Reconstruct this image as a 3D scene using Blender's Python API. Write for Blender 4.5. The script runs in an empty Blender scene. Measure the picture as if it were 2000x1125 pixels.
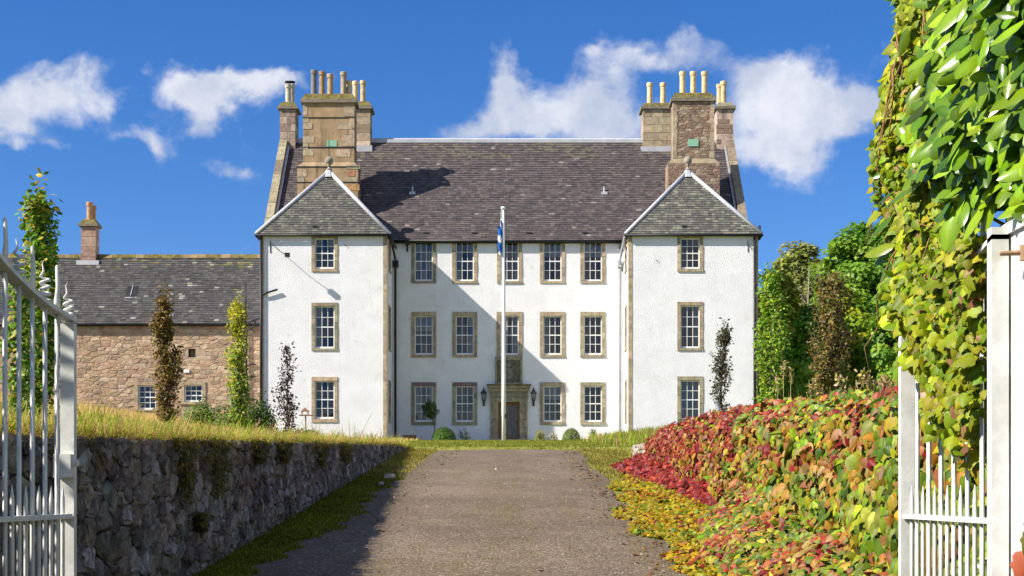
import bpy, math, random
import numpy as np
from mathutils import Matrix, Vector
# ------------------------------------------------------------------ camera, sky, sun, exposure
scene = bpy.context.scene
COL = scene.collection
R = math.radians
EYE, FPX, HZ = 1.5, 2800.0, 965.0           # eye height, focal length in photo pixels, horizon row
cam_d = bpy.data.cameras.new("camera"); cam = bpy.data.objects.new("camera", cam_d); COL.objects.link(cam)
cam.location = (0, 0, EYE); cam.rotation_euler = (R(90), 0, 0)
cam_d.sensor_width = 36; cam_d.lens = 36 * FPX / 2000; cam_d.shift_y = (HZ - 562.5) / 2000
cam_d.clip_start = 0.05; cam_d.clip_end = 5000
scene.camera = cam
SUN = Vector((-2.37, -1.0, 1.97)).normalized()          # towards the sun
scene.view_settings.view_transform = 'Standard'; scene.view_settings.look = 'None'
scene.view_settings.gamma = 1; scene.view_settings.use_curve_mapping = False
scene.view_settings.exposure = 1.0
sun_d = bpy.data.lights.new("sun", 'SUN'); sun_d.energy = 4.6; sun_d.angle = R(0.5); sun_d.color = (1.0, 0.925, 0.815)
sun_o = bpy.data.objects.new("sun", sun_d); COL.objects.link(sun_o)
sun_o.rotation_euler = SUN.to_track_quat('Z', 'Y').to_euler(); sun_o.location = SUN * 60
world = bpy.data.worlds.new("World"); scene.world = world; world.use_nodes = True

class N:
    """tiny node helper"""
    def __init__(s, nt): s.nt = nt
    def new(s, t, **k):
        n = s.nt.nodes.new(t)
        for a, b in k.items(): setattr(n, a, b)
        return n
    def put(s, sock, v):
        if hasattr(v, 'node'): s.nt.links.new(v, sock)
        else: sock.default_value = v
    def m(s, op, a, b=None, c=None, clamp=False):
        n = s.new('ShaderNodeMath', operation=op); n.use_clamp = clamp
        for i, v in enumerate((a, b, c)):
            if v is not None: s.put(n.inputs[i], v)
        return n.outputs[0]
    def ramp(s, v, lo, hi, a=0.0, b=1.0):
        n = s.new('ShaderNodeMapRange', interpolation_type='SMOOTHSTEP')
        for k, x in (('Value', v), ('From Min', lo), ('From Max', hi), ('To Min', a), ('To Max', b)): s.put(n.inputs[k], x)
        return n.outputs[0]
    def noise(s, vec, scale, detail=4, rough=.55, dist=0.0):
        n = s.new('ShaderNodeTexNoise'); 
        if vec is not None: s.put(n.inputs['Vector'], vec)
        n.inputs['Scale'].default_value = scale; n.inputs['Detail'].default_value = detail
        n.inputs['Roughness'].default_value = rough; n.inputs['Distortion'].default_value = dist
        return n.outputs['Fac']
    def mix(s, f, a, b, mode='MIX'):
        n = s.new('ShaderNodeMix', data_type='RGBA', blend_type=mode)
        s.put(n.inputs[0], f); s.put(n.inputs[6], a if hasattr(a, 'node') else (*a[:3], 1)); s.put(n.inputs[7], b if hasattr(b, 'node') else (*b[:3], 1))
        return n.outputs[2]
    def mapping(s, vec, sc=(1, 1, 1)):
        n = s.new('ShaderNodeMapping'); s.put(n.inputs[0], vec); n.inputs['Scale'].default_value = sc
        return n.outputs[0]

def make_world():
    nt = world.node_tree; k = N(nt); bg = nt.nodes['Background']
    sky = k.new('ShaderNodeTexSky', sky_type='NISHITA'); sky.sun_disc = False
    sky.sun_elevation = math.asin(SUN.z); sky.sun_rotation = math.atan2(SUN.x, SUN.y)
    sky.air_density = 1.0; sky.dust_density = 0.1; sky.ozone_density = 3.2; sky.altitude = 300
    tcs = k.new('ShaderNodeTexCoord'); lift = k.new('ShaderNodeVectorMath', operation='ADD'); nt.links.new(tcs.outputs['Generated'], lift.inputs[0]); lift.inputs[1].default_value = (0, 0, .065)
    nrm = k.new('ShaderNodeVectorMath', operation='NORMALIZE'); nt.links.new(lift.outputs[0], nrm.inputs[0]); nt.links.new(nrm.outputs[0], sky.inputs['Vector'])
    hs = k.new('ShaderNodeHueSaturation'); hs.inputs['Hue'].default_value = .513; hs.inputs['Saturation'].default_value = 1.33
    nt.links.new(sky.outputs[0], hs.inputs['Color'])
    tc = k.new('ShaderNodeTexCoord'); d = tc.outputs['Generated']
    sx = k.new('ShaderNodeSeparateXYZ'); nt.links.new(d, sx.inputs[0]); x, y, z = sx.outputs
    yy = k.m('MAXIMUM', y, 0.08)
    u = k.m('DIVIDE', x, yy); v = k.m('DIVIDE', z, yy)
    # domain warp so the outlines billow
    n1 = k.noise(d, 14, 4, .6); n2 = k.noise(k.mapping(d, (1, 1, 1.3)), 19, 4, .6)
    u2 = k.m('ADD', u, k.m('MULTIPLY', k.m('SUBTRACT', n1, .5), .075))
    v2 = k.m('ADD', v, k.m('MULTIPLY', k.m('SUBTRACT', n2, .5), .055))
    blobs = [(968, 148, 24, 44, .95), (980, 205, 55, 60, 1.1), (1075, 235, 80, 50, 1.1), (1160, 178, 62, 52, 1.15), (1225, 240, 85, 60, 1.05), (930, 262, 80, 35, .8),
             (1350, 100, 95, 42, .85), (1450, 130, 85, 40, .6), (1270, 125, 60, 26, .55), (1362, 58, 26, 20, .6),
             (1545, 165, 70, 60, 1.1), (1600, 215, 95, 55, 1.05), (1500, 230, 90, 60, .9), (1540, 295, 60, 50, .75), (1460, 300, 70, 40, .55), (1660, 210, 50, 35, .6),
             (30, 165, 75, 55, 1.1), (110, 165, 80, 45, .95), (0, 225, 110, 40, .7), (185, 105, 40, 30, .65), (210, 195, 50, 45, .7),
             (375, 180, 65, 38, 1.05), (430, 205, 60, 45, 1.0), (480, 165, 80, 25, .85), (430, 255, 28, 35, .7), (545, 155, 42, 22, .6),
             (265, 265, 70, 24, .85), (315, 292, 32, 28, .7), (105, 275, 34, 20, .75), (425, 330, 45, 22, .75), (500, 330, 40, 22, .55), (275, 125, 22, 16, .5), (15, 275, 40, 14, .55), (1180, 100, 22, 12, .5),
             (1720, 120, 60, 25, .3), (-250, 200, 180, 60, 1), (-600, 120, 160, 70, 1), (2250, 180, 200, 70, 1.05), (2600, 90, 200, 60, .9),
             (300, -300, 300, 70, .9), (1500, -420, 350, 80, .9), (900, -900, 400, 120, .9)]
    cv = k.new('ShaderNodeCombineXYZ'); nt.links.new(u2, cv.inputs[0]); nt.links.new(v2, cv.inputs[1]); tot = None
    for (bx, by, rx, ry, w) in blobs:
        ma = k.new('ShaderNodeVectorMath', operation='MULTIPLY_ADD'); nt.links.new(cv.outputs[0], ma.inputs[0])
        kx, ky = .894 * FPX / rx, .894 * FPX / ry
        ma.inputs[1].default_value = (kx, ky, 0); ma.inputs[2].default_value = (-kx * (bx - 1000) / FPX, -ky * (HZ - by) / FPX, 0)
        dt = k.new('ShaderNodeVectorMath', operation='DOT_PRODUCT'); nt.links.new(ma.outputs[0], dt.inputs[0]); nt.links.new(ma.outputs[0], dt.inputs[1])
        tot = k.m('MULTIPLY_ADD', k.m('POWER', .36788, dt.outputs['Value']), w, tot if tot is not None else 0.0)
    front = k.ramp(y, .1, .3)
    far = k.m('MULTIPLY', k.ramp(k.noise(k.mapping(d, (1, 1, 1.8)), 3.2, 5), .42, .56), k.m('SUBTRACT', 1.0, front))
    tot = k.m('ADD', k.m('MULTIPLY', tot, front), far)
    fine = k.noise(d, 26, 7, .62, .35); med = k.noise(d, 70, 4, .6)
    dens = k.m('ADD', tot, k.m('ADD', k.m('MULTIPLY', k.m('SUBTRACT', fine, .5), 2.1), k.m('MULTIPLY', k.m('SUBTRACT', med, .5), .35)))
    cov = k.ramp(dens, .28, 1.35)
    cov = k.m('MULTIPLY', cov, k.ramp(z, .0, .06))
    shade = k.ramp(k.m('ADD', k.m('MULTIPLY', k.noise(d, 19, 5, .6), 1.2), k.m('ADD', k.m('MULTIPLY', fine, .6), k.m('MULTIPLY', v, 1.1))), .95, 1.5)
    ccol = k.mix(shade, (3.6, 3.95, 4.8), (6.0, 6.0, 6.3))
    out = k.mix(k.m('MULTIPLY', cov, .88), hs.outputs[0], ccol)
    nt.links.new(out, bg.inputs[0]); bg.inputs[1].default_value = 0.08
make_world()
world.cycles.sampling_method = 'MANUAL'; world.cycles.sample_map_resolution = 256
scene.cycles.max_bounces = 8; scene.cycles.transparent_max_bounces = 12; scene.cycles.caustics_reflective = False; scene.cycles.caustics_refractive = False

# ------------------------------------------------------------------ helpers
rng = np.random.default_rng(7); rnd = random.Random(11)
def P(px, py, D): return Vector(((px - 1000) * D / FPX, D, EYE + (HZ - py) * D / FPX))
def PX(px, D): return (px - 1000) * D / FPX
def PZ(py, D): return EYE + (HZ - py) * D / FPX
def lerp(a, b, t): return a + (b - a) * t
def sm(a, b, t):
    t = min(1.0, max(0.0, (t - a) / (b - a))); return t * t * (3 - 2 * t)
def jit(c, s, r=rnd):
    k = 1 + r.uniform(-s, s); return tuple(max(0.0, x * k * (1 + r.uniform(-s, s) * .25)) for x in c)

W = {}                                                   # world matrix of every parent
def link(name, mesh, parent=None, mw=None):
    o = bpy.data.objects.new(name, mesh); COL.objects.link(o)
    mw = mw or Matrix.Identity(4)
    if parent is not None:
        o.parent = parent; o.matrix_parent_inverse = W[parent.name].inverted()
    o.matrix_basis = mw; W[o.name] = mw
    return o
def tag(o, label=None, cat=None, group=None, kind=None):
    if label: o['label'] = label
    if cat: o['category'] = cat
    if group: o['group'] = group
    if kind: o['kind'] = kind
    return o
def thing(name, label, cat, loc, group=None):
    return tag(link(name, None, None, Matrix.Translation(Vector(loc))), label, cat, group)

def mesh_np(name, V, F, C=None, mat=None, smooth=False):
    """V (n,3); F list of int arrays (m,k); C (n,3) colours"""
    me = bpy.data.meshes.new(name); V = np.asarray(V, np.float32)
    me.vertices.add(len(V)); me.vertices.foreach_set('co', V.ravel())
    F = [np.asarray(f, np.int32) for f in F if len(f)]
    nl = sum(f.size for f in F); npol = sum(len(f) for f in F)
    me.loops.add(nl); me.loops.foreach_set('vertex_index', np.concatenate([f.ravel() for f in F]))
    tot = np.concatenate([np.full(len(f), f.shape[1], np.int32) for f in F])
    st = np.concatenate([[0], np.cumsum(tot)[:-1]]).astype(np.int32)
    me.polygons.add(npol); me.polygons.foreach_set('loop_start', st)
    try: me.polygons.foreach_set('loop_total', tot)
    except Exception: pass
    if smooth: me.polygons.foreach_set('use_smooth', np.ones(npol, bool))
    if C is not None:
        a = me.color_attributes.new('Col', 'FLOAT_COLOR', 'POINT')
        C = np.asarray(C, np.float32); a.data.foreach_set('color', np.concatenate([C, np.ones((len(C), 1), np.float32)], 1).ravel())
    me.update(calc_edges=True)
    if mat: me.materials.append(mat)
    return me

class MB:
    def __init__(s): s.v = []; s.f = []; s.c = []
    def add(s, vs, fs, col=(.5, .5, .5)):
        b = len(s.v); s.v += [tuple(p) for p in vs]; s.f += [tuple(i + b for i in q) for q in fs]; s.c += [col] * len(vs); return s
    def box(s, x0, x1, y0, y1, z0, z1, col=(.5, .5, .5)):
        return s.add([(x0, y0, z0), (x1, y0, z0), (x1, y1, z0), (x0, y1, z0), (x0, y0, z1), (x1, y0, z1), (x1, y1, z1), (x0, y1, z1)],
                     [(0, 3, 2, 1), (4, 5, 6, 7), (0, 1, 5, 4), (1, 2, 6, 5), (2, 3, 7, 6), (3, 0, 4, 7)], col)
    def prism(s, ring0, ring1, col=(.5, .5, .5), caps=True):
        n = len(ring0); fs = [(i, (i + 1) % n, n + (i + 1) % n, n + i) for i in range(n)]
        if caps: fs += [tuple(range(n))[::-1], tuple(range(n, 2 * n))]
        return s.add(list(ring0) + list(ring1), fs, col)
    def tube(s, path, rad, n=8, col=(.5, .5, .5), caps=True):
        path = [Vector(p) for p in path]; m = len(path)
        rad = rad if isinstance(rad, (list, tuple)) else [rad] * m
        vs = []; up = Vector((0, 0, 1)); prev = None
        for i in range(m):
            t = (path[min(i + 1, m - 1)] - path[max(i - 1, 0)]).normalized()
            if prev is None:
                a = t.cross(up) if abs(t.z) < .95 else t.cross(Vector((0, 1, 0)))
            else: a = prev - t * prev.dot(t)
            a.normalize(); prev = a; b = t.cross(a)
            for j in range(n):
                w = 2 * math.pi * j / n; vs.append(path[i] + (a * math.cos(w) + b * math.sin(w)) * rad[i])
        fs = [(i * n + j, i * n + (j + 1) % n, (i + 1) * n + (j + 1) % n, (i + 1) * n + j) for i in range(m - 1) for j in range(n)]
        if caps: fs += [tuple(range(n))[::-1], tuple((m - 1) * n + j for j in range(n))]
        return s.add(vs, fs, col)
    def lathe(s, c, prof, n=12, col=(.5, .5, .5)):
        vs = [(c[0] + r * math.cos(2 * math.pi * (j + .5) / n), c[1] + r * math.sin(2 * math.pi * (j + .5) / n), c[2] + z) for r, z in prof for j in range(n)]
        m = len(prof); fs = [(i * n + j, i * n + (j + 1) % n, (i + 1) * n + (j + 1) % n, (i + 1) * n + j) for i in range(m - 1) for j in range(n)]
        fs += [tuple(range(n))[::-1], tuple((m - 1) * n + j for j in range(n))]
        return s.add(vs, fs, col)
    def mesh(s, name, mat, smooth=False):
        me = bpy.data.meshes.new(name); me.from_pydata(s.v, [], s.f)
        a = me.color_attributes.new('Col', 'FLOAT_COLOR', 'POINT')
        a.data.foreach_set('color', np.concatenate([np.asarray(s.c, np.float32), np.ones((len(s.c), 1), np.float32)], 1).ravel())
        if smooth: me.polygons.foreach_set('use_smooth', np.ones(len(me.polygons), bool))
        me.update(); me.materials.append(mat); return me
    def build(s, name, mat, parent=None, smooth=False, mw=None): return link(name, s.mesh(name, mat, smooth), parent, mw)

# ------------------------------------------------------------------ materials (all procedural)
def material(name, base=None, rough=.8, attr=False, var=.15, vscale=3, bump=0, bscale=20, bdist=.01, spec=.3, trans=0, metal=0, coat=0, stain=None, detail=5, streak=None):
    """base colour (or the piece's own Col attribute) x noise variation; optional stain=(colour, scale, lo, hi)"""
    m = bpy.data.materials.new(name); m.use_nodes = True; nt = m.node_tree; k = N(nt); bs = nt.nodes['Principled BSDF']
    co = k.new('ShaderNodeTexCoord').outputs['Object'] if not attr else k.new('ShaderNodeNewGeometry').outputs['Position']
    if attr:
        at = k.new('ShaderNodeAttribute'); at.attribute_name = 'Col'; c = at.outputs['Color']
    else:
        rgb = k.new('ShaderNodeRGB'); rgb.outputs[0].default_value = (*base, 1); c = rgb.outputs[0]
    if var:
        f = k.ramp(k.noise(co, vscale, detail, .65), .3, .7, 1 - var, 1 + var)
        c = k.mix(1.0, c, k.new('ShaderNodeCombineColor').outputs[0], 'MULTIPLY') if False else k.mix(1.0, c, _grey(k, f), 'MULTIPLY')
    if stain:
        sts = stain if isinstance(stain, list) else [stain]
        for (sc_, ss, lo, hi) in sts:
            c = k.mix(k.ramp(k.noise(co, ss, 6, .65), lo, hi), c, sc_)
    if streak:                                           # rain runs down the face
        c = k.mix(k.m('MULTIPLY', k.ramp(k.noise(k.mapping(co, (2.4, 2.4, .3)), 1.1, 6, .7), .50, .74), streak[1]), c, streak[0])
    nt.links.new(c, bs.inputs['Base Color'])
    bs.inputs['Roughness'].default_value = rough; bs.inputs['Specular IOR Level'].default_value = spec; bs.inputs['Metallic'].default_value = metal
    if coat: bs.inputs['Coat Weight'].default_value = coat; bs.inputs['Coat Roughness'].default_value = .15
    if bump:
        b = k.new('ShaderNodeBump'); b.inputs['Strength'].default_value = bump; b.inputs['Distance'].default_value = bdist
        nt.links.new(k.noise(co, bscale, 6, .6), b.inputs['Height']); nt.links.new(b.outputs[0], bs.inputs['Normal'])
    if trans:
        tr = k.new('ShaderNodeBsdfTranslucent'); nt.links.new(k.mix(.35, c, k.mix(1.0, c, (1.6, 1.7, .5), 'MULTIPLY')), tr.inputs['Color'])
        mx = k.new('ShaderNodeMixShader'); mx.inputs[0].default_value = trans
        nt.links.new(bs.outputs[0], mx.inputs[1]); nt.links.new(tr.outputs[0], mx.inputs[2])
        nt.links.new(mx.outputs[0], nt.nodes['Material Output'].inputs[0])
    return m
def _grey(k, f):
    c = k.new('ShaderNodeCombineXYZ')
    for i in range(3): k.nt.links.new(f, c.inputs[i])
    return c.outputs[0]

M = {}
M['harl'] = material('white_harling', (.765, .76, .775), .95, var=.05, vscale=1.2, bump=1.0, bscale=22, bdist=.036, stain=[((.60, .585, .56), 1.6, .56, .85), ((.45, .44, .41), 8, .60, .80), ((.36, .35, .33), 24, .64, .76)], streak=((.52, .51, .49), .22))
M['stone'] = material('dressed_sandstone', attr=True, rough=.9, var=.28, vscale=5, bump=.4, bscale=30, bdist=.012, stain=[((.11, .09, .065), 2.6, .60, .80)])
M['slate'] = material('slate', attr=True, rough=.72, var=.2, vscale=6, bump=.3, bscale=25, bdist=.008, spec=.35)
M['deck'] = material('roof_deck', (.05, .045, .04), .9)
M['lead'] = material('lead', (.42, .43, .47), .6, var=.12, vscale=2, spec=.4)
M['paint'] = material('white_paint', (.80, .80, .78), .45, var=.04, vscale=4)
M['gate'] = material('gate_paint', (.62, .62, .59), .5, var=.14, vscale=9, bump=.25, bscale=60, bdist=.004, stain=[((.50, .49, .40), 7, .56, .78), ((.30, .19, .10), 22, .72, .80)])
M['black'] = material('black_iron', (.018, .018, .02), .5, var=.1)
M['pot'] = material('chimney_pot', attr=True, rough=.85, var=.22, vscale=5, bump=.2, bscale=20)
M['render'] = material('tan_render', attr=True, rough=.92, var=.2, vscale=1.6, bump=.35, bscale=25, bdist=.015, stain=[((.13, .10, .07), 1.1, .58, .75)], streak=((.07, .05, .035), .75))
M['moss'] = material('moss_cap', (.15, .125, .04), .95, var=.45, vscale=4, bump=.9, bscale=18, bdist=.06)
M['copper'] = material('green_patch', (.23, .43, .31), .8, var=.2, vscale=9)
M['wood'] = material('door_wood', (.21, .125, .065), .6, var=.2, vscale=7)
M['dark'] = material('room_shade', (.035, .035, .04), .9, var=0)  # near-black colour stands in for the shade indoors
M['curtain'] = material('curtain', (.55, .55, .53), .9, var=.08)
M['bark'] = material('bark', attr=True, rough=.95, var=.3, vscale=12, bump=.6, bscale=30, bdist=.02)
M['leaf'] = material('leaf', attr=True, rough=.5, var=.12, vscale=1.5, spec=.3, trans=.36)
M['gloss'] = material('creeper_leaf', attr=True, rough=.5, var=.25, vscale=14, spec=.25, trans=.22)
M['laurel'] = material('laurel_leaf', attr=True, rough=.27, var=.15, vscale=9, spec=.5, trans=.25)
M['grass'] = material('grass_blades', attr=True, rough=.7, var=.2, vscale=.8, spec=.15, trans=.45)
M['rubble'] = material('rubble_stone', attr=True, rough=.95, var=.5, vscale=9, bump=1.0, bscale=17, bdist=.07, stain=[((.50, .49, .47), 14, .58, .70), ((.15, .14, .05), 5, .58, .74), ((.09, .075, .055), 3.5, .58, .74)])
M['rubble2'] = material('cottage_stone', attr=True, rough=.95, var=.2, vscale=4, bump=.7, bscale=16, bdist=.03)
M['mortar'] = material('dark_mortar', (.16, .135, .10), .97, var=.4, vscale=8, bump=.8, bscale=18, bdist=.03)
M['mortar2'] = material('lime_mortar', (.40, .295, .205), .95, var=.2, vscale=3, bump=.7, bscale=12, bdist=.03)
M['terra'] = material('terracotta', (.36, .15, .08), .85)
M['cloth'] = material('flag_cloth', attr=True, rough=.8, var=.05, trans=.2)
M['rust'] = material('rusty_iron', (.33, .21, .12), .8, var=.3, vscale=30)

def glass_mat():
    m = bpy.data.materials.new('window_glass'); m.use_nodes = True; nt = m.node_tree; k = N(nt)
    nt.nodes.remove(nt.nodes['Principled BSDF'])
    fr = k.new('ShaderNodeFresnel'); fr.inputs[0].default_value = 1.6
    gl = k.new('ShaderNodeBsdfGlossy'); gl.inputs['Roughness'].default_value = .02
    tr = k.new('ShaderNodeBsdfTransparent'); tr.inputs[0].default_value = (.62, .66, .7, 1)
    mx = k.new('ShaderNodeMixShader'); nt.links.new(k.m('MULTIPLY', fr.outputs[0], 1.35, clamp=True), mx.inputs[0])
    nt.links.new(tr.outputs[0], mx.inputs[1]); nt.links.new(gl.outputs[0], mx.inputs[2]); nt.links.new(mx.outputs[0], nt.nodes['Material Output'].inputs[0])
    return m
M['glass'] = glass_mat()

# ------------------------------------------------------------------ the lie of the land
def zd(y):                                               # the drive and the lawn before the house
    if y < -12: return -.912
    if y < 30: return .076 * y
    if y < 36: return .076 * y - (.033 / 12) * (y - 30) ** 2
    if y < 90: return .076 * 36 - .099 + .043 * (y - 36)
    return zd(89.999) + .02 * min(y - 90, 250)
def ztop_l(y): return 1.52 + .032 * y
def H(x, y):
    if x < -2.7:
        z = ztop_l(y) if y < 30 else lerp(ztop_l(30) + .032 * (y - 30), zd(y), sm(30, 42, y))
        t = sm(30, 66, y)
        b = max(0.0, min(17.0, -x - lerp(2.7, 12.5, t)))
        return z + lerp(.09, .14, t) * b * (1 - sm(100, 180, y))
    if x > 2.8:
        z = 2.0 + .0185 * (y - 5) if y < 30 else lerp(2.0 + .0185 * (y - 5), zd(y), sm(30, 40, y))
        return z + min(1.0, .13 * (x - 2.8)) * (1 - sm(52, 68, y)) + .04 * max(0.0, min(x - 14, 20)) * sm(60, 80, y)
    return zd(y)

def build_ground():
    xs = [-600, -300, -150, -80, -50, -36] + list(np.arange(-28, -3.9, 2.0)) + [-3.2, -2.705, -2.695, -2.2, -1.6, -1.0, 0, 1.0, 1.6, 2.2, 2.795, 2.805, 3.3] + list(np.arange(4, 30, 2.0)) + [36, 50, 80, 150, 300, 600]
    ys = [-400, -150, -60, -30, -20, -12, -8, -4] + list(np.arange(-2, 44.1, .5)) + list(np.arange(45, 92, 1.0)) + [96, 105, 120, 150, 200, 300, 500, 1000]
    V = []; nx = len(xs)
    for y in ys:
        for x in xs: V.append((x, y, H(x, y) + (.02 * math.sin(x * 2.1 + y) * math.sin(y * 1.3) if abs(x) > 3 and y < 200 else 0)))
    F = [(j * nx + i, j * nx + i + 1, (j + 1) * nx + i + 1, (j + 1) * nx + i) for j in range(len(ys) - 1) for i in range(nx - 1)]
    m = bpy.data.materials.new('turf'); m.use_nodes = True; nt = m.node_tree; k = N(nt); bs = nt.nodes['Principled BSDF']
    pos = k.new('ShaderNodeNewGeometry').outputs['Position']
    c = k.mix(k.ramp(k.noise(pos, .35, 6, .65), .35, .65), (.16, .21, .022), (.27, .23, .06))
    c = k.mix(k.ramp(k.noise(pos, 6, 6, .7), .45, .75), c, (.10, .085, .03))
    nt.links.new(c, bs.inputs['Base Color']); bs.inputs['Roughness'].default_value = .95; bs.inputs['Specular IOR Level'].default_value = .1
    b = k.new('ShaderNodeBump'); b.inputs['Strength'].default_value = .9; b.inputs['Distance'].default_value = .06
    nt.links.new(k.noise(pos, 14, 5, .7), b.inputs['Height']); nt.links.new(b.outputs[0], bs.inputs['Normal'])
    tag(link('ground', mesh_np('ground', V, [F], None, m, True)), kind='structure')
    # the drive: worn tar and gravel, with ragged edges
    ys = list(np.arange(-12, 33.81, .15)); V = []; F = []
    r = random.Random(3); js = [r.uniform(-1, 1) for _ in ys]; j2 = [r.uniform(-1, 1) for _ in ys]
    for i, y in enumerate(ys):
        el = -1.97 + .035 * js[i] + .08 * math.sin(y * .9) + .09 * math.sin(y * .37 + 1) + (.0 if y < 26 else .03 * (y - 26))
        er = 1.46 + .03 * j2[i] + .08 * math.sin(y * .8 + 2) + .03 * max(0, y - 26) 
        for q, x in enumerate(np.linspace(el, er, 9)): V.append((x, y, zd(y) + (.010 + .022 * math.sin(math.pi * q / 8) if y < 33.6 else -.02)))
    for j in range(len(ys) - 1):
        for i in range(8): F.append((j * 9 + i, j * 9 + i + 1, j * 9 + 10 + i, j * 9 + 9 + i))
    m = bpy.data.materials.new('worn_tarmac'); m.use_nodes = True; nt = m.node_tree; k = N(nt); bs = nt.nodes['Principled BSDF']
    pos = k.new('ShaderNodeNewGeometry').outputs['Position']
    c = k.mix(k.ramp(k.noise(pos, .5, 6, .7), .35, .65), (.135, .100, .070), (.195, .150, .104))
    c = k.mix(k.m('MULTIPLY', k.ramp(k.noise(k.mapping(pos, (2.2, .25, 1)), .9, 5, .7), .48, .68), .6), c, (.14, .105, .042))
    c = k.mix(k.m('MULTIPLY', k.ramp(k.noise(pos, 2.3, 7, .75), .5, .72), .45), c, (.085, .062, .045))
    sxyz = k.new('ShaderNodeSeparateXYZ'); nt.links.new(pos, sxyz.inputs[0]); px_ = sxyz.outputs[0]
    wob = k.m('ADD', px_, k.m('MULTIPLY', k.m('SUBTRACT', k.noise(pos, .6, 3), .5), .5))
    crown = k.m('MULTIPLY', k.ramp(k.m('ABSOLUTE', k.m('ADD', wob, .08)), .42, .12), k.ramp(k.noise(pos, 3.1, 5, .7), .38, .66))   # mossy crown between the wheel tracks
    c = k.mix(k.m('MULTIPLY', crown, .6), c, (.115, .088, .034))
    edge = k.m('MULTIPLY', k.ramp(k.m('ABSOLUTE', k.m('ADD', wob, .1)), 1.0, 1.5), k.ramp(k.noise(pos, 4, 5, .7), .35, .65))
    c = k.mix(k.m('MULTIPLY', edge, .65), c, (.10, .075, .038))
    vo = k.new('ShaderNodeTexVoronoi'); vo.inputs['Scale'].default_value = 62; nt.links.new(pos, vo.inputs['Vector'])
    sp = k.new('ShaderNodeSeparateColor'); nt.links.new(vo.outputs['Color'], sp.inputs[0])
    c = k.mix(1.0, c, _grey(k, k.ramp(sp.outputs[0], 0, 1, .62, 1.38)), 'MULTIPLY')
    c = k.mix(k.m('MULTIPLY', k.ramp(sp.outputs[1], .93, .97), .75), c, (.42, .36, .29))
    c = k.mix(k.m('MULTIPLY', k.ramp(sp.outputs[2], .9, .96), .7), c, (.05, .04, .035))
    nt.links.new(c, bs.inputs['Base Color']); bs.inputs['Roughness'].default_value = .9; bs.inputs['Specular IOR Level'].default_value = .2
    b = k.new('ShaderNodeBump'); b.inputs['Strength'].default_value = .8; b.inputs['Distance'].default_value = .012
    nt.links.new(k.m('ADD', k.m('MULTIPLY', vo.outputs['Distance'], -.8), k.noise(pos, 25, 5, .7)), b.inputs['Height']); nt.links.new(b.outputs[0], bs.inputs['Normal'])
    tag(link('drive', mesh_np('drive', V, [F], None, m, True)), kind='structure')
build_ground()
# ------------------------------------------------------------------ pieces: slates, rubble, blocks
def clip_half(poly, a, b, c):                            # keep a*x+b*y<=c
    out = []
    for i in range(len(poly)):
        p, q = poly[i], poly[(i + 1) % len(poly)]
        dp, dq = a * p[0] + b * p[1] - c, a * q[0] + b * q[1] - c
        if dp <= 0: out.append(p)
        if (dp < 0 < dq) or (dq < 0 < dp):
            t = dp / (dp - dq); out.append((p[0] + t * (q[0] - p[0]), p[1] + t * (q[1] - p[1])))
    return out
def clip_convex(poly, conv):
    n = len(conv)
    for i in range(n):
        p, q = conv[i], conv[(i + 1) % n]; ex, ey = q[0] - p[0], q[1] - p[1]
        a, b = ey, -ex; poly = clip_half(poly, a, b, a * p[0] + b * p[1])
        if len(poly) < 3: return []
    return poly
def area(p): return abs(sum(p[i][0] * p[(i + 1) % len(p)][1] - p[(i + 1) % len(p)][0] * p[i][1] for i in range(len(p)))) / 2
def emit(pieces, name, rest, mat, parent, limit=300, smooth=False):
    """the largest pieces become parts of their own, the others one part of kind stuff"""
    pieces = sorted(pieces, key=lambda q: -q[3]); objs = []
    for (vs, fs, col, s) in pieces[:limit]:
        c = sum((Vector(v) for v in vs), Vector()) / len(vs); b = MB(); b.add([Vector(v) - c for v in vs], fs, col)
        objs.append(b.build(name, mat, parent, smooth, Matrix.Translation(c)))
    if len(pieces) > limit:
        b = MB()
        for (vs, fs, col, s) in pieces[limit:]: b.add(vs, fs, col)
        tag(b.build(rest, mat, parent, smooth), kind='stuff')
    return objs
def slates(O, U, Vv, conv, w, gauge, colf, r, thick=.022, near=None):
    """slates on the plane O + u*U + v*Vv inside the convex polygon conv (counter-clockwise)"""
    Nn = U.cross(Vv).normalized(); out = []
    us = [p[0] for p in conv]; vs = [p[1] for p in conv]; row = 0; v = min(vs)
    while v < max(vs):
        u = min(us) - r.uniform(0, w); 
        while u < max(us):
            ww = w * r.uniform(.78, 1.2); dv = r.uniform(-.012, .012)
            poly = clip_convex([(u, v + dv), (u + ww - .007, v + dv), (u + ww - .007, v + gauge * 1.25), (u, v + gauge * 1.25)], conv)
            if len(poly) >= 3 and area(poly) > .004:
                n = len(poly); lift = r.uniform(0, .012)
                top = [O + U * a + Vv * b + Nn * (.006 + (thick + lift) * max(0.0, 1 - (b - v) / (gauge * 1.25))) for a, b in poly]
                bot = [O + U * a + Vv * b - Nn * .012 for a, b in poly]
                fs = [tuple(range(n))] + [((i + 1) % n, i, n + i, n + (i + 1) % n) for i in range(n)]
                c = O + U * poly[0][0] + Vv * poly[0][1]
                out.append((top + bot, fs, colf(c, r), area(poly) * (1 if near is None else near(c))))
            u += ww
        v += gauge; row += 1
    return out
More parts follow.
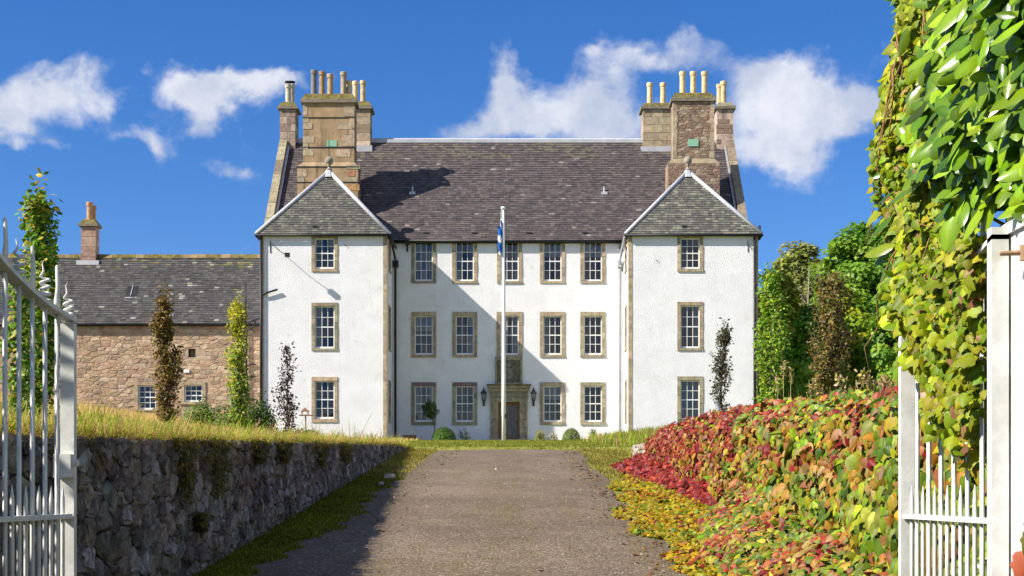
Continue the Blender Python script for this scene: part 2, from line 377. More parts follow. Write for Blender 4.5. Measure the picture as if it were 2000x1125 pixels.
def voronoi(w, h, sx, sz, r, jit_=.42):
    nx, nz = max(1, int(w / sx)), max(1, int(h / sz)); sx, sz = w / nx, h / nz; k = sx / sz
    pts = {(i, j): ((i + .5 + (.5 if j % 2 else 0) * .8 + r.uniform(-jit_, jit_)) * sx, (j + .5 + r.uniform(-jit_, jit_) * .8) * sz) for i in range(-2, nx + 2) for j in range(-2, nz + 2)}
    box = [(0, 0), (w, 0), (w, h), (0, h)]; out = []
    for i in range(-1, nx + 1):
        for j in range(nz):
            p = pts[i, j]; poly = box
            for di in (-2, -1, 0, 1, 2):
                for dj in (-2, -1, 0, 1, 2):
                    q = pts.get((i + di, j + dj))
                    if q is None or (di == 0 and dj == 0): continue
                    a, b = q[0] - p[0], (q[1] - p[1]) * k * k
                    poly = clip_half(poly, a, b, a * (p[0] + q[0]) / 2 + b * (p[1] + q[1]) / 2)
                    if len(poly) < 3: break
                if len(poly) < 3: break
            if len(poly) >= 3 and area(poly) > sx * sz * .12: out.append(poly)
    return out
def stone(poly, T, col, r, gap=.02, proud=.04, rounded=True, rough=.3):
    """one rubble stone; T(u, v, d) maps panel coordinates and outward depth to the world"""
    cx = sum(p[0] for p in poly) / len(poly); cz = sum(p[1] for p in poly) / len(poly)
    a = area(poly); s = max(.55, 1 - gap / (math.sqrt(a) * .5))
    poly = [(cx + (x - cx) * s, cz + (z - cz) * s) for x, z in poly]
    if rounded:
        q = []
        for i in range(len(poly)):
            p0, p1 = poly[i], poly[(i + 1) % len(poly)]
            for t in (.2, .8): q.append((lerp(p0[0], p1[0], t) + r.uniform(-.008, .008), lerp(p0[1], p1[1], t) + r.uniform(-.008, .008)))
        poly = q
    n = len(poly); pr = proud * r.uniform(.55, 1.35); vs = []
    tx, tz = r.uniform(-.25, .25) * pr / (math.sqrt(a)), r.uniform(-.25, .25) * pr / math.sqrt(a)
    vs += [T(x, z, -.03) for x, z in poly]
    vs += [T(x, z, pr * .55 + (x - cx) * tx + (z - cz) * tz) for x, z in poly]
    vs += [T(cx + (x - cx) * .72, cz + (z - cz) * .72, pr * (1 + r.uniform(-rough, rough))) for x, z in poly]
    fs = [(i, (i + 1) % n, n + (i + 1) % n, n + i) for i in range(n)] + [(n + i, n + (i + 1) % n, 2 * n + (i + 1) % n, 2 * n + i) for i in range(n)] + [tuple(range(2 * n, 3 * n))]
    return (vs, fs, col, a)
def wall_sheet(b, x0, x1, z0, z1, holes, T, col=(.8, .8, .8)):
    xs = sorted({x0, x1, *[h[0] for h in holes], *[h[1] for h in holes]}); zs = sorted({z0, z1, *[h[2] for h in holes], *[h[3] for h in holes]})
    xs = [x for x in xs if x0 <= x <= x1]; zs = [z for z in zs if z0 <= z <= z1]
    for i in range(len(xs) - 1):
        for j in range(len(zs) - 1):
            mx, mz = (xs[i] + xs[i + 1]) / 2, (zs[j] + zs[j + 1]) / 2
            if any(h[0] < mx < h[1] and h[2] < mz < h[3] for h in holes): continue
            b.add([T(xs[i], zs[j], 0), T(xs[i + 1], zs[j], 0), T(xs[i + 1], zs[j + 1], 0), T(xs[i], zs[j + 1], 0)], [(0, 1, 2, 3)], col)
SAND = (.36, .285, .19); SAND2 = (.30, .26, .17); PURPLE = (.19, .13, .12)
def tbox(b, T, u0, u1, v0, v1, d0, d1, col=(.5, .5, .5)):  # box in panel coordinates; d outward
    vs = [T(u0, v0, d0), T(u1, v0, d0), T(u1, v1, d0), T(u0, v1, d0), T(u0, v0, d1), T(u1, v0, d1), T(u1, v1, d1), T(u0, v1, d1)]
    b.add(vs, [(0, 3, 2, 1), (4, 5, 6, 7), (0, 1, 5, 4), (1, 2, 6, 5), (2, 3, 7, 6), (3, 0, 4, 7)], col)
PANE = MB().add([(-.5, 0, -.5), (.5, 0, -.5), (.5, 0, .5), (-.5, 0, .5)], [(0, 1, 2, 3)]).mesh('pane', M['glass'])
def window(parent, T, axis_rot, su, sv, iu, iv, r, cols=3, rows=4, curtain=None, lintel=None, proud=.03, cval=None):
    """su, sv outer surround; iu, iv sash opening (u0,u1)/(v0,v1)"""
    b = MB(); fr = .055
    d0, d1 = -.15, -.09
    (u0, u1), (v0, v1) = iu, iv
    tbox(b, T, u0, u0 + fr, v0, v1, d0, d1); tbox(b, T, u1 - fr, u1, v0, v1, d0, d1)
    tbox(b, T, u0 + fr, u1 - fr, v0, v0 + fr * 1.7, d0, d1 + .01); tbox(b, T, u0 + fr, u1 - fr, v1 - fr, v1, d0, d1)
    gu = [u0 + fr + (u1 - u0 - 2 * fr) * i / cols for i in range(cols + 1)]; gv = [v0 + fr * 1.7 + (v1 - v0 - 2.7 * fr) * i / rows for i in range(rows + 1)]
    for i in range(1, cols): tbox(b, T, gu[i] - .013, gu[i] + .013, gv[0], gv[-1], d0 + .02, d1 - .012)
    for j in range(1, rows):
        hw = .026 if j == rows // 2 else .013
        tbox(b, T, gu[0], gu[-1], gv[j] - hw, gv[j] + hw, d0 + .022, d1 - .008)
    win = b.build('window', M['paint'], parent)
    for i in range(cols):
        for j in range(rows):
            c = Vector(T((gu[i] + gu[i + 1]) / 2, (gv[j] + gv[j + 1]) / 2, -.125))
            mw = Matrix.Translation(c) @ Matrix.Rotation(axis_rot, 4, 'Z') @ Matrix.Rotation(R(r.uniform(-1.8, 1.8)), 4, 'X') @ Matrix.Rotation(R(r.uniform(-1.5, 1.5)), 4, 'Z') @ Matrix.Diagonal((gu[1] - gu[0], 1, gv[1] - gv[0], 1))
            link('pane', PANE, win, mw)
    # stone margins, block by block
    (a0, a1), (c0, c1) = su, sv; deep = -.24
    def blk(nm, x0, x1, z0, z1, col, pr=proud):
        q = MB(); g = .004; tbox(q, T, x0 + g, x1 - g, z0 + g, z1 - g, deep, pr + r.uniform(-.006, .006), col); q.build(nm, M['stone'], win)
    base = r.choice([SAND, SAND2, SAND])
    blk('lintel', a0, a1, v1, c1, jit(lintel or base, .15, r)); blk('sill', a0, a1, c0, v0, jit(base, .15, r), proud + .02)
    for s in (0, 1):
        z = v0
        while z < v1 - .05:
            h = r.uniform(.28, .5); z1 = v1 if z + h > v1 - .2 else z + h
            blk('jamb_stone', a0 if s == 0 else u1, u0 if s == 0 else a1, z, z1, jit(base, .22, r)); z = z1
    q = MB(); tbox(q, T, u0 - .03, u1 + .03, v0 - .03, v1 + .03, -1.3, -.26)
    q.f = [f for i, f in enumerate(q.f) if i != 1]; q.build('room_shade_box', M['dark'], win)  # added box, its dark colour gives the room its shade
    if curtain:
        q = MB(); n = 14
        spans = {'both': [(0, .27), (.73, 1)], 'left': [(0, .3)], 'right': [(.7, 1)], 'full': [(0, 1)], 'blind': [(0, 1)]}[curtain]
        for (s0, s1) in spans:
            m = max(3, int(n * (s1 - s0) * 2)); zb = lerp(v0, v1, .62) if curtain == 'blind' else v0
            amp = .004 if curtain == 'blind' else .03
            pts = [(lerp(u0, u1, s0 + (s1 - s0) * i / m), -.24 + (amp if i % 2 else -amp)) for i in range(m + 1)]
            vs = [T(u, zb, d) for u, d in pts] + [T(u, v1, d) for u, d in pts]
            q.add(vs, [(i, i + 1, m + 2 + i, m + 1 + i) for i in range(m)])
        q.build('curtain', M['curtain'], win)
    return win

def pot(parent, x, y, z, h, rad, col, capped=False):
    b = MB(); b.lathe((x, y, z - .06), [(rad * 1.1, 0), (rad * 1.1, .1), (rad * .93, .12), (rad * .88, h - .24), (rad * .95, h - .23), (rad * 1.08, h - .17), (rad * 1.08, h - .02), (rad * .98, h), (rad * .72, h), (rad * .7, h - .3)], 16, col)
    p = b.build('chimney_pot', M['pot'], parent)
    if capped:
        c = MB(); c.lathe((x, y, z - .06), [(rad * .9, h + .1), (rad * 1.2, h + .12), (rad * 1.1, h + .17), (rad * .3, h + .2)], 10, (.03, .03, .03))
        for s in (-1, 1): c.box(x + s * rad * .8 - .012, x + s * rad * .8 + .012, y - .012, y + .012, z + h - .1, z + h + .06, (.03, .03, .03))
        c.build('cowl', M['pot'], p)
def cope(parent, x0, x1, y0, y1, z0, z1, mossy):
    b = MB(); o = .12
    b.box(x0 - o, x1 + o, y0 - o, y1 + o, z0, z0 + (z1 - z0) * .35, (.2, .17, .13))
    ring = lambda e, z: [(x0 - e, y0 - e, z), (x1 + e, y0 - e, z), (x1 + e, y1 + e, z), (x0 - e, y1 + e, z)]
    b.build('cope', M['stone'], parent)
    m = MB(); nx = 9; r = random.Random(int(abs(x0) * 100))
    zt = z0 + (z1 - z0) * .35
    m.prism(ring(o - .03, zt + .002), ring(-.1, z1), (.2, .18, .12)); m.build('cope_top', M['moss'] if mossy else M['stone'], parent)
def coursed(parent, x0, x1, y0, y1, z0, z1, pal, r, course=.36, per=2, kinds=None):
    core = MB(); core.box(x0 + .03, x1 - .03, y0 + .03, y1 - .03, z0, z1, (.2, .17, .13)); c = core.build('stack_core', M['stone'], parent)
    n = max(1, round((z1 - z0) / course))
    for j in range(n):
        a, b_ = z0 + (z1 - z0) * j / n, z0 + (z1 - z0) * (j + 1) / n
        m = per + (1 if (j % 2 and per > 1) else 0); cuts = [x0] + sorted(lerp(x0, x1, (i + r.uniform(-.12, .12)) / m) for i in range(1, m)) + [x1]
        for i in range(len(cuts) - 1):
            q = MB(); g = .008; p = r.uniform(0, .012); q.box(cuts[i] + g - (p if i == 0 else 0), cuts[i + 1] - g, y0 - p, y1 + p, a + g, b_ - g, jit(r.choice(pal), .2, r)); q.build('block', M['stone'], parent)

# ------------------------------------------------------------------ the white house
DM, DT, DR = 74.0, 70.5, 79.8
ZE, ZT = PZ(465, DM), PZ(459, DT); ZRIDGE = PZ(276, DR)
XL0, XL1, XR0, XR1 = PX(508, DT), PX(755, DT), PX(1228, DT), PX(1480, DT)
GX0, GX1 = PX(549.6, DR), PX(1430, DR)
ZB = zd(70) - .35
def house():
    r = random.Random(21)
    h = thing('country_house', 'three storey white harled mansion with two pyramid roofed towers and tall chimneys', 'house', (0, 72, zd(72)))
    Tm = lambda u, v, d: (u, DM - d, v)
    Tt = lambda u, v, d: (u, DT - d, v)
    wx = [827.5, 907.7, 995.3, 1079, 1158]; rows = [(467, 553.5, 472, 549), (609, 698, 617, 693), (746.5, 830, 754, 824)]
    specs = []; holes = []
    for ri, (a, b_, c, d_) in enumerate(rows):
        for ci, x in enumerate(wx):
            if ri == 2 and ci == 2: continue
            w = 24.5 if not (ri == 1 and ci == 2) else 25.5
            su = (PX(x - w, DM), PX(x + w, DM)); sv = (PZ(b_, DM), PZ(a, DM)); iu = (PX(x - 17.8, DM), PX(x + 17.8, DM)); iv = (PZ(d_, DM), PZ(c, DM))
            specs.append((su, sv, iu, iv, ri, ci)); holes.append((*su, *sv))
    dh = (PX(958, DM), PX(1030, DM), ZB, PZ(752, DM)); holes.append(dh)
    b = MB(); wall_sheet(b, GX0 + .08, GX1 - .08, ZB, ZE, holes, Tm)
    # gables and back
    yb = 2 * DR - DM
    for x in (GX0 + .08, GX1 - .08):
        b.add([(x, DM, ZB), (x, yb, ZB), (x, yb, ZE), (x, DR, ZRIDGE - .1), (x, DM, ZE)], [(0, 1, 2, 3, 4)])
    b.add([(GX0 + .08, yb, ZB), (GX1 - .08, yb, ZB), (GX1 - .08, yb, ZE), (GX0 + .08, yb, ZE)], [(0, 1, 2, 3)])
    b.build('wall', M['harl'], h)
    cur = {(0, 0): 'full', (0, 1): 'both', (0, 2): 'both', (0, 3): 'blind', (0, 4): 'blind', (1, 1): 'right', (1, 0): 'blind', (1, 3): 'left', (2, 0): 'both', (2, 3): 'blind', (1, 2): 'right'}
    for (su, sv, iu, iv, ri, ci) in specs:
        window(h, Tm, 0, su, sv, iu, iv, r, curtain=cur.get((ri, ci)), lintel=PURPLE if (ri == 2 and ci < 2) else None)
    # towers
    towers = [(XL0, XL1, 634, 25.7, [(459.5, 531, 465, 525, 'right'), (591, 685, 598, 680.5, 'left'), (736, 825, 744, 818, None)]),
              (XR0, XR1, 1348, 25.2, [(459.5, 531, 465, 525, None), (589.5, 685, 597, 680, 'right'), (735, 826, 743, 820, 'full')])]
    for ti, (x0, x1, wc, hw, ws) in enumerate(towers):
        hs = [(PX(wc - hw, DT), PX(wc + hw, DT), PZ(q[1], DT), PZ(q[0], DT)) for q in ws]
        b = MB(); wall_sheet(b, x0, x1, ZB, ZT, hs, Tt)
        side_T = []
        for s, x in ((-1, x0), (1, x1)):
            Ts = (lambda u, v, d, x=x, s=s: (x + s * d, u, v))
            inner = (ti == 0) == (s == 1)
            sh = [(71.55, 72.75, PZ(q[1], 72), PZ(q[0] + 6, 72)) for q in ws] if inner else []
            bb = MB(); wall_sheet(bb, DT, DM, ZB, ZT, sh, Ts); b.add(bb.v, bb.f)
            if inner: side_T.append((Ts, s, sh))
        b.add([(x0, DT, ZT), (x1, DT, ZT), (x1, DM, ZT), (x0, DM, ZT)], [(0, 1, 2, 3)])
        b.build('tower_wall', M['harl'], h)
        for q, hh in zip(ws, hs):
            window(h, Tt, 0, hh[:2], hh[2:], (PX(wc - hw + 6.5, DT), PX(wc + hw - 6.5, DT)), (PZ(q[3], DT), PZ(q[2], DT)), r, curtain=q[4])
        for Ts, s, sh in side_T:
            for q in sh:
                window(h, Ts, R(90), q[:2], q[2:], (q[0] + .17, q[1] - .17), (q[2] + .13, q[3] - .13), r)
        # quoins on the front corners
        for s, x in ((-1, x0), (1, x1)):
            z = ZB; qi = 0
            while z < ZT - .1:
                z1 = min(ZT - .06, z + r.uniform(.32, .46)); q = MB(); lo = .17
                xa, xb = (x - .015, x + lo) if s < 0 else (x - lo, x + .015)
                q.box(xa, xb, DT - .014 - r.uniform(0, .008), DT + .22, z + .004, z1 - .004, jit(SAND, .18, r)); q.build('quoin', M['stone'], h); z = z1; qi += 1
        # pyramid roof: front hip, side slopes running back into the main roof
        ov = .16; xc = (x0 + x1) / 2; ya = DT + 2.2; za = PZ(336, ya); zt = ZT + .02
        A, B = Vector((x0 - ov, DT - ov, zt)), Vector((x1 + ov, DT - ov, zt)); AP = Vector((xc, ya, za)); BK = Vector((xc, 77.3, za))
        dk = MB(); dk.add([A, B, AP], [(0, 1, 2)]); dk.add([B, (x1 + ov, 74.2, zt), BK, AP], [(0, 1, 2, 3)]); dk.add([(x0 - ov, 74.2, zt), A, AP, BK], [(0, 1, 2, 3)])
        dk.add([A, B, (x1 + ov, 74.2, zt), (x0 - ov, 74.2, zt)], [(3, 2, 1, 0)])
        roof = dk.build('tower_roof', M['deck'], h)
        pal = [(.105, .10, .088), (.085, .082, .075), (.13, .125, .10), (.07, .07, .066), (.15, .155, .11)]
        if ti == 1: pal = [(.12, .115, .10), (.095, .092, .084), (.155, .15, .12), (.08, .08, .074), (.20, .205, .15)]
        cf = lambda c, rr: jit(rr.choice(pal[:4] if rr.random() < .88 else pal), .16, rr)
        U = Vector((1, 0, 0)); Vv = (AP - Vector((xc, DT - ov, zt))).normalized(); L = (AP - Vector((xc, DT - ov, zt))).length
        pc = slates(A, U, Vv, [(0, 0), ((B - A).x, 0), (xc - A.x, L)], .225, .155, cf, r)
        for s, O, x in ((1, B, x1 + ov), (-1, Vector((x0 - ov, 74.2, zt)), x0 - ov)):
            U2 = Vector((0, s, 0)); V2 = Vector((xc - x, 0, za - zt)).normalized(); L2 = Vector((xc - x, 0, za - zt)).length
            yA = (lambda y: (y - O.y) * s)
            conv = [(yA(DT - ov), 0), (yA(74.2), 0), (yA(77.3), L2), (yA(ya), L2)]
            if s < 0: conv = [conv[1], conv[0], conv[3], conv[2]]
            pc += [(a, f, c, ar * .3) for a, f, c, ar in slates(O, U2, V2, conv, .3, .2, cf, r)]
        emit(pc, 'slate', 'slates', M['slate'], roof)
        for E in (A, B):
            q = MB(); q.tube([E + Vector((0, 0, .02)), AP + Vector((0, 0, .03))], .105, 8); q.build('hip_flashing', M['lead'], roof, True)
        q = MB(); q.tube([AP, BK], .1, 8); q.build('ridge_flashing', M['lead'], roof, True)
        q = MB(); q.lathe(AP, [(.34, -.3), (.2, .02), (.13, .1)], 8, (.5, .5, .5)); q.build('finial_flashing', M['lead'], roof)
        q = MB(); q.lathe(AP + Vector((0, 0, .08)), [(.16, 0), (.15, .06), (.07, .12), (.07, .2), (.12, .23), (.07, .27), (.17, .34), (.215, .46), (.2, .58), (.12, .67), (.02, .71)], 14, (.27, .24, .2))
        fin = q.build('ball_finial', M['stone'], h, True)
        if ti == 0:
            q = MB(); q.tube([AP + Vector((0, 0, .7)), AP + Vector((0, 0, 1.6))], .02, 5); q.build('spike', M['black'], fin)
        # gutters
        q = MB(); q.tube([A + Vector((-.02, -.04, -.06)), B + Vector((.02, -.04, -.06))], .06, 6); q.tube([B + Vector((.03, -.05, -.06)), Vector((x1 + ov + .03, DM - .15, ZT - .06))], .06, 6); q.tube([A + Vector((-.03, -.05, -.06)), Vector((x0 - ov - .03, DM - .15, ZT - .06))], .06, 6)
        q.build('gutter', M['black'], roof, True)
        q = MB(); q.box(xc - .25, xc + .02, 0, .03, 0, .06); q.box(xc - .25, xc + .02, 0, .03, .07, .08)
        o = q.build('roof_vent', M['black'], roof, mw=Matrix.Translation(A + Vv * .42 + Vector((-A.x - .3, -.06, .03))))
    # main roof
    y0 = DM - .2; slope = (ZRIDGE - ZE) / (DR - DM); z0 = ZE - .2 * slope + .06
    O = Vector((GX0 + .35, y0, z0)); TOP = Vector((GX0 + .35, DR, z0 + slope * (DR - y0))); Vv = (TOP - O).normalized(); L = (TOP - O).length; WX = GX1 - GX0 - .7
    dk = MB(); zr = TOP.z - .02
    dk.add([(GX0 + .3, y0, z0 - .02), (GX1 - .3, y0, z0 - .02), (GX1 - .3, DR, zr), (GX0 + .3, DR, zr)], [(0, 1, 2, 3)])
    dk.add([(GX0 + .3, DR, zr), (GX1 - .3, DR, zr), (GX1 - .3, 2 * DR - y0, z0), (GX0 + .3, 2 * DR - y0, z0)], [(0, 1, 2, 3)])
    dk.box(GX0 + .3, GX1 - .3, y0 + .01, DM - .005, z0 - .12, z0 - .03)
    roof = dk.build('main_roof', M['deck'], h)
    pal = [(.082, .066, .066), (.070, .058, .059), (.094, .076, .074), (.060, .051, .053), (.105, .09, .085)]
    nz = lambda c: .5 + .5 * math.sin(c.x * 1.1 + 3 * math.sin(c.z * .9))
    def cf(c, rr):
        if rr.random() < .014: return jit((.21, .19, .18), .15, rr)
        col = jit(rr.choice(pal), .13, rr)
        if c.z > ZRIDGE - 1.3 and rr.random() < .45 * nz(c): col = jit((.115, .105, .075), .15, rr)
        return col
    pc = slates(O, Vector((1, 0, 0)), Vv, [(0, 0), (WX, 0), (WX, L), (0, L)], .27, .165, cf, r, near=lambda c: 1 if XL1 < c.x < XR0 else .2)
    emit(pc, 'slate', 'slates', M['slate'], roof)
    q = MB(); q.tube([(GX0 + .3, DR, zr + .05), (GX1 - .3, DR, zr + .05)], .09, 8); q.box(GX0 + .3, GX1 - .3, DR - .22, DR + .22, zr - .16, zr + .02); q.build('ridge_flashing', M['lead'], roof)
    q = MB(); q.tube([(XL1 + .1, y0 - .05, z0 - .03), (XR0 - .1, y0 - .05, z0 - .03)], .06, 6); q.build('gutter', M['black'], roof, True)
    for px_ in (833, 927, 1034, 1143):
        q = MB(); y = y0 + .35; q.box(PX(px_ - 6, y), PX(px_ + 5, y), y - .05, y + .02, z0 + .35 * slope + .05, z0 + .35 * slope + .1); q.build('roof_vent', M['black'], roof)
    for px_, py_ in ((806, 377), (1180, 379)):
        y = DM + 2.6; z = ZE + 2.6 * slope; x = PX(px_, y)
        q = MB(); q.box(x - .16, x + .16, y - .2, y + .1, z - .12, z + .03); q.tube([(x, y - .05, z), (x, y - .05, z + .32)], .05, 8); q.build('vent_pipe', M['lead'], roof)
    # coping stones of the gables
    for s, xa, xb in ((-1, GX0, GX0 + .42), (1, GX1 - .42, GX1)):
        nst = 7
        for i in range(nst):
            t0, t1 = i / nst, (i + 1) / nst - .004
            f = lambda t: (lerp(DM - .25, DR - .2, t), lerp(ZE - .05, ZRIDGE + .1, t))
            (ya_, za_), (yb_, zb_) = f(t0), f(t1); hh = .3 + r.uniform(-.02, .02)
            q = MB(); q.prism([(xa, ya_, za_), (xb, ya_, za_), (xb, yb_, zb_), (xa, yb_, zb_)], [(xa, ya_, za_ + hh), (xb, ya_, za_ + hh), (xb, yb_, zb_ + hh), (xa, yb_, zb_ + hh)], jit((.25, .21, .145), .25, r))
            q.build('coping_stone', M['stone'], h)
        q = MB(); xf = xb + .02 if s < 0 else xa - .14
        q.add([(xf, DM - .1, ZE + .04 + .1), (xf + .12, DM - .1, ZE + .1), (xf + .12, DR - .2, ZRIDGE + .02), (xf, DR - .2, ZRIDGE + .08)], [(0, 1, 2, 3)]); q.build('skew_flashing', M['lead'], h)
    # chimneys ---------------------------------------------------------------
    cream, tanp, grey, dark = (.56, .43, .24), (.33, .21, .11), (.20, .19, .175), (.09, .085, .08)
    def zroof(y): return ZE + slope * (y - DM)
    # broad front stack, left: tan render, corner stones, iron straps
    yf = 75.0; yb2 = 76.1; x0, x1 = PX(592, yf), PX(692, yf); zs, zc = PZ(318, yf), PZ(201, yf)
    st = link('chimney_stack', None, h, Matrix.Translation((x0, yf, zroof(yf))))
    q = MB(); q.box(x0, x1, yf, yb2, zs - .02, zc, (.34, .235, .135)); e = .3
    ring = lambda e_, z: [(x0 - e_, yf - e_ * .4, z), (x1 + e_ * .7, yf - e_ * .4, z), (x1 + e_ * .7, yb2, z), (x0 - e_, yb2, z)]
    q.prism(ring(e, ZT - 1), ring(e, zs - .2), (.34, .235, .135)); q.prism(ring(e, zs - .199), ring(0.004, zs + .02), (.36, .27, .17)); q.build('render', M['render'], st)
    for z in (PZ(230, yf), PZ(288, yf)):
        q = MB(); o = .02; q.box(x0 - o, x1 + o, yf - o, yb2 + o, z - .03, z + .03); q.build('iron_strap', M['black'], st)
    for z in (PZ(318, yf) - .24, PZ(357, yf)):
        q = MB(); q.box(x0 - e - .03, x1 + e * .7 + .03, yf - e * .4 - .02, yb2 + .02, z - .025, z + .025); q.build('iron_strap', M['black'], st)
    for (pa, pb, ya, yb_) in ((592, 600, 207, 226), (672, 692, 208, 227), (592, 610, 240, 252), (659, 688, 240, 253), (683, 692, 229, 250), (592, 614, 266, 279), (667, 692, 264, 285), (592, 612, 292, 304), (655, 684, 292, 306), (682, 692, 254, 264), (592, 602, 280, 291), (592, 603, 229, 239)):
        q = MB(); q.box(PX(pa, yf) - (.008 if pa == 592 else 0), PX(pb, yf) + (.008 if pb == 692 else 0), yf - .012 - r.uniform(0, .01), yf + .2, PZ(yb_, yf), PZ(ya, yf), jit((.37, .29, .20), .2, r)); q.build('exposed_stone', M['stone'], st)
    yl = yf - e * .4
    for (pa, pb, ya, yb_, c) in ((676, 703, 322, 330, (.36, .29, .19)), (673, 699, 346, 356, (.38, .31, .2)), (680, 693, 333, 344, (.40, .18, .10)), (676, 702, 360, 372, (.42, .25, .11)), (582, 600, 330, 345, (.34, .27, .18)), (582, 594, 347, 356, (.3, .25, .17))):
        q = MB(); q.box(PX(pa, yl), PX(pb, yl), yl - .014, yl + .2, PZ(yb_, yl), PZ(ya, yl), jit(c, .1, r)); q.build('exposed_stone', M['stone'], st)
    q = MB(); q.box(PX(638, yf), PX(658, yf), yf - .02, yf + .05, PZ(288, yf) + .05, PZ(274, yf)); q.build('green_patch', M['copper'], st)
    cope(st, x0, x1, yf, yb2, zc, PZ(182, yf), True)
    for px_, top, c, cap in ((613, 135, grey, 0), (629, 138, tanp, 0), (645, 143, (.42, .30, .16), 0), (671, 139, (.36, .29, .2), 0), (681, 156, cream, 0)):
        yy = yf + .45 if px_ != 681 else yf + .8; z = PZ(182, yf); pot(st, PX(px_, yy), yy, z, PZ(top, yy) - z, .165, jit(c, .08, r), cap)
    # broad front stack, right: reddish rubble
    x0, x1 = PX(1315, yf), PX(1394, yf); zs, zc = PZ(310, yf), PZ(198, yf)
    st = link('chimney_stack', None, h, Matrix.Translation((x0, yf, zroof(yf))))
    q = MB(); q.box(x0, x1, yf, yb2, zs - .02, zc, (.28, .20, .14)); ee = .3
    ring = lambda e_, z: [(x0 - e_, yf - e_ * .4, z), (x1 + e_, yf - e_ * .4, z), (x1 + e_, yb2, z), (x0 - e_, yb2, z)]
    q.prism(ring(ee, ZT - 1), ring(ee, zs - .25), (.28, .20, .14)); q.prism(ring(ee, zs - .249), ring(.004, zs + .03), (.3, .25, .16)); q.build('render', M['render'], st)
    rp = [(.26, .17, .125), (.23, .15, .11), (.29, .21, .15), (.21, .15, .115), (.33, .26, .19)]
    pcs = []
    for poly in voronoi(x1 - x0, zc - zs, .24, .14, r): pcs.append(stone(poly, lambda u, v, d: (x0 + u, yf - d, zs + v), jit(r.choice(rp), .2, r), r, .008, .016, False))
    for poly in voronoi(x1 - x0 + .6, 2.6, .26, .16, r): pcs.append(stone(poly, lambda u, v, d: (x0 - .3 + u, yf - ee * .4 - d, zs - .26 - 2.6 + v), jit(r.choice(rp), .2, r), r, .008, .016, False))
    b = MB()
    for (vs, fs, c, s_) in pcs: b.add(vs, fs, c)
    tag(b.build('rubble_facing', M['rubble2'], st), kind='stuff')
    for s in (0, 1):                                     # dressed corners
        z = zs + .02
        while z < zc - .1:
            z1 = min(zc, z + r.uniform(.3, .42)); q = MB(); w = r.uniform(.14, .24)
            q.box(x0 - .02 if s == 0 else x1 - w, x0 + w if s == 0 else x1 + .02, yf - .03, yf + .3, z + .005, z1 - .005, jit((.36, .29, .2), .18, r)); q.build('corner_stone', M['stone'], st); z = z1
    q = MB(); q.box(PX(1344, yf), PX(1364, yf), yf - .05, yf + .05, PZ(286, yf), PZ(272, yf)); q.build('green_patch', M['copper'], st)
    cope(st, x0, x1, yf, yb2, zc, PZ(180, yf), True)
    for px_, top in ((1333, 138), (1354, 138), (1376, 138)):
        z = PZ(181, yf); pot(st, PX(px_, yf + .5), yf + .5, z, PZ(top, yf + .5) - z, .165, jit(cream, .1, r))
    # stacks on the ridge
    for (pa, pb, yc, yt, ybase, pal2, per, pots, ymoss, course) in (
            (690, 723, 213, 197, 285, [(.40, .32, .21), (.33, .26, .18), (.45, .37, .26), (.36, .27, .12)], 1, [(694, 157), (709, 156)], True, .42),
            (1256, 1311, 213, 200, 287, [(.36, .28, .18), (.31, .25, .17), (.40, .33, .22)], 2, [(1269, 160), (1295, 160)], True, .42)):
        yf3 = 79.2; x0, x1 = PX(pa, yf3), PX(pb, yf3); zc = PZ(yc, yf3); zb = zroof(yf3) - .3
        st = link('chimney_stack', None, h, Matrix.Translation((x0, yf3, zb)))
        coursed(st, x0, x1, yf3, yf3 + 1.2, zb, zc, pal2, r, course, per)
        cope(st, x0, x1, yf3, yf3 + 1.2, zc, PZ(yt, yf3), ymoss)
        q = MB(); q.box(x0 - .12, x1 + .12, yf3 - .14, yf3 + .3, zb - .1, PZ(ybase, yf3) + .0); q.build('stack_flashing', M['lead'], st)
        for px_, top in pots:
            z = PZ(yt, yf3); pot(st, PX(px_, yf3 + .6), yf3 + .6, z, PZ(top, yf3 + .6) - z, .165, jit(cream, .08, r))
    # gable stacks
    yf4 = 79.2; yb4 = 80.4
    x0, x1 = GX0 + .02, PX(577, yf4); zc = PZ(213, yf4); zb = PZ(300, yf4)
    st = link('chimney_stack', None, h, Matrix.Translation((x0, yf4, zb)))
    coursed(st, x0, x1, yf4, yb4, zb, zc, [(.30, .21, .17), (.33, .25, .2), (.27, .19, .16), (.36, .29, .22)], r, .4, 2); cope(st, x0, x1, yf4, yb4, zc, PZ(198, yf4), True)
    for px_, yy in ((563, yf4 + .3), (570, yf4 + .85)):
        z = PZ(198, yf4); pot(st, PX(px_, yy), yy, z, PZ(163, yy) - z, .17, jit((.45, .40, .30), .08, r), True)
    x0, x1 = PX(1400, yf4), GX1 - .02
    st = link('chimney_stack', None, h, Matrix.Translation((x0, yf4, zb)))
    q = MB(); q.box(x0, x1, yf4, yb4, zb, zc, (.47, .36, .30)); q.build('render', M['render'], st)
    for (pa, pb, ya, yb_) in ((1402, 1424, 233, 241), (1400, 1430, 243, 251), (1400, 1415, 252, 260), (1417, 1430, 252, 260), (1400, 1408, 272, 281), (1423, 1430, 273, 281)):
        q = MB(); q.box(PX(pa, yf4) - .01, PX(pb, yf4) + (.0 if pb < 1430 else 0), yf4 - .014, yf4 + .2, PZ(yb_, yf4), PZ(ya, yf4), jit((.24, .17, .13), .15, r)); q.build('exposed_stone', M['stone'], st)
    cope(st, x0, x1, yf4, yb4, zc, PZ(199, yf4), False)
    for px_, yy, top in ((1413, yf4 + .4, 157), (1405, yf4 + .9, 163)):
        z = PZ(199, yf4); pot(st, PX(px_, yy), yy, z, PZ(top, yy) - z, .165, jit(cream, .08, r))
    # entrance ----------------------------------------------------------------
    q = MB(); T = Tm; zf = zd(DM)
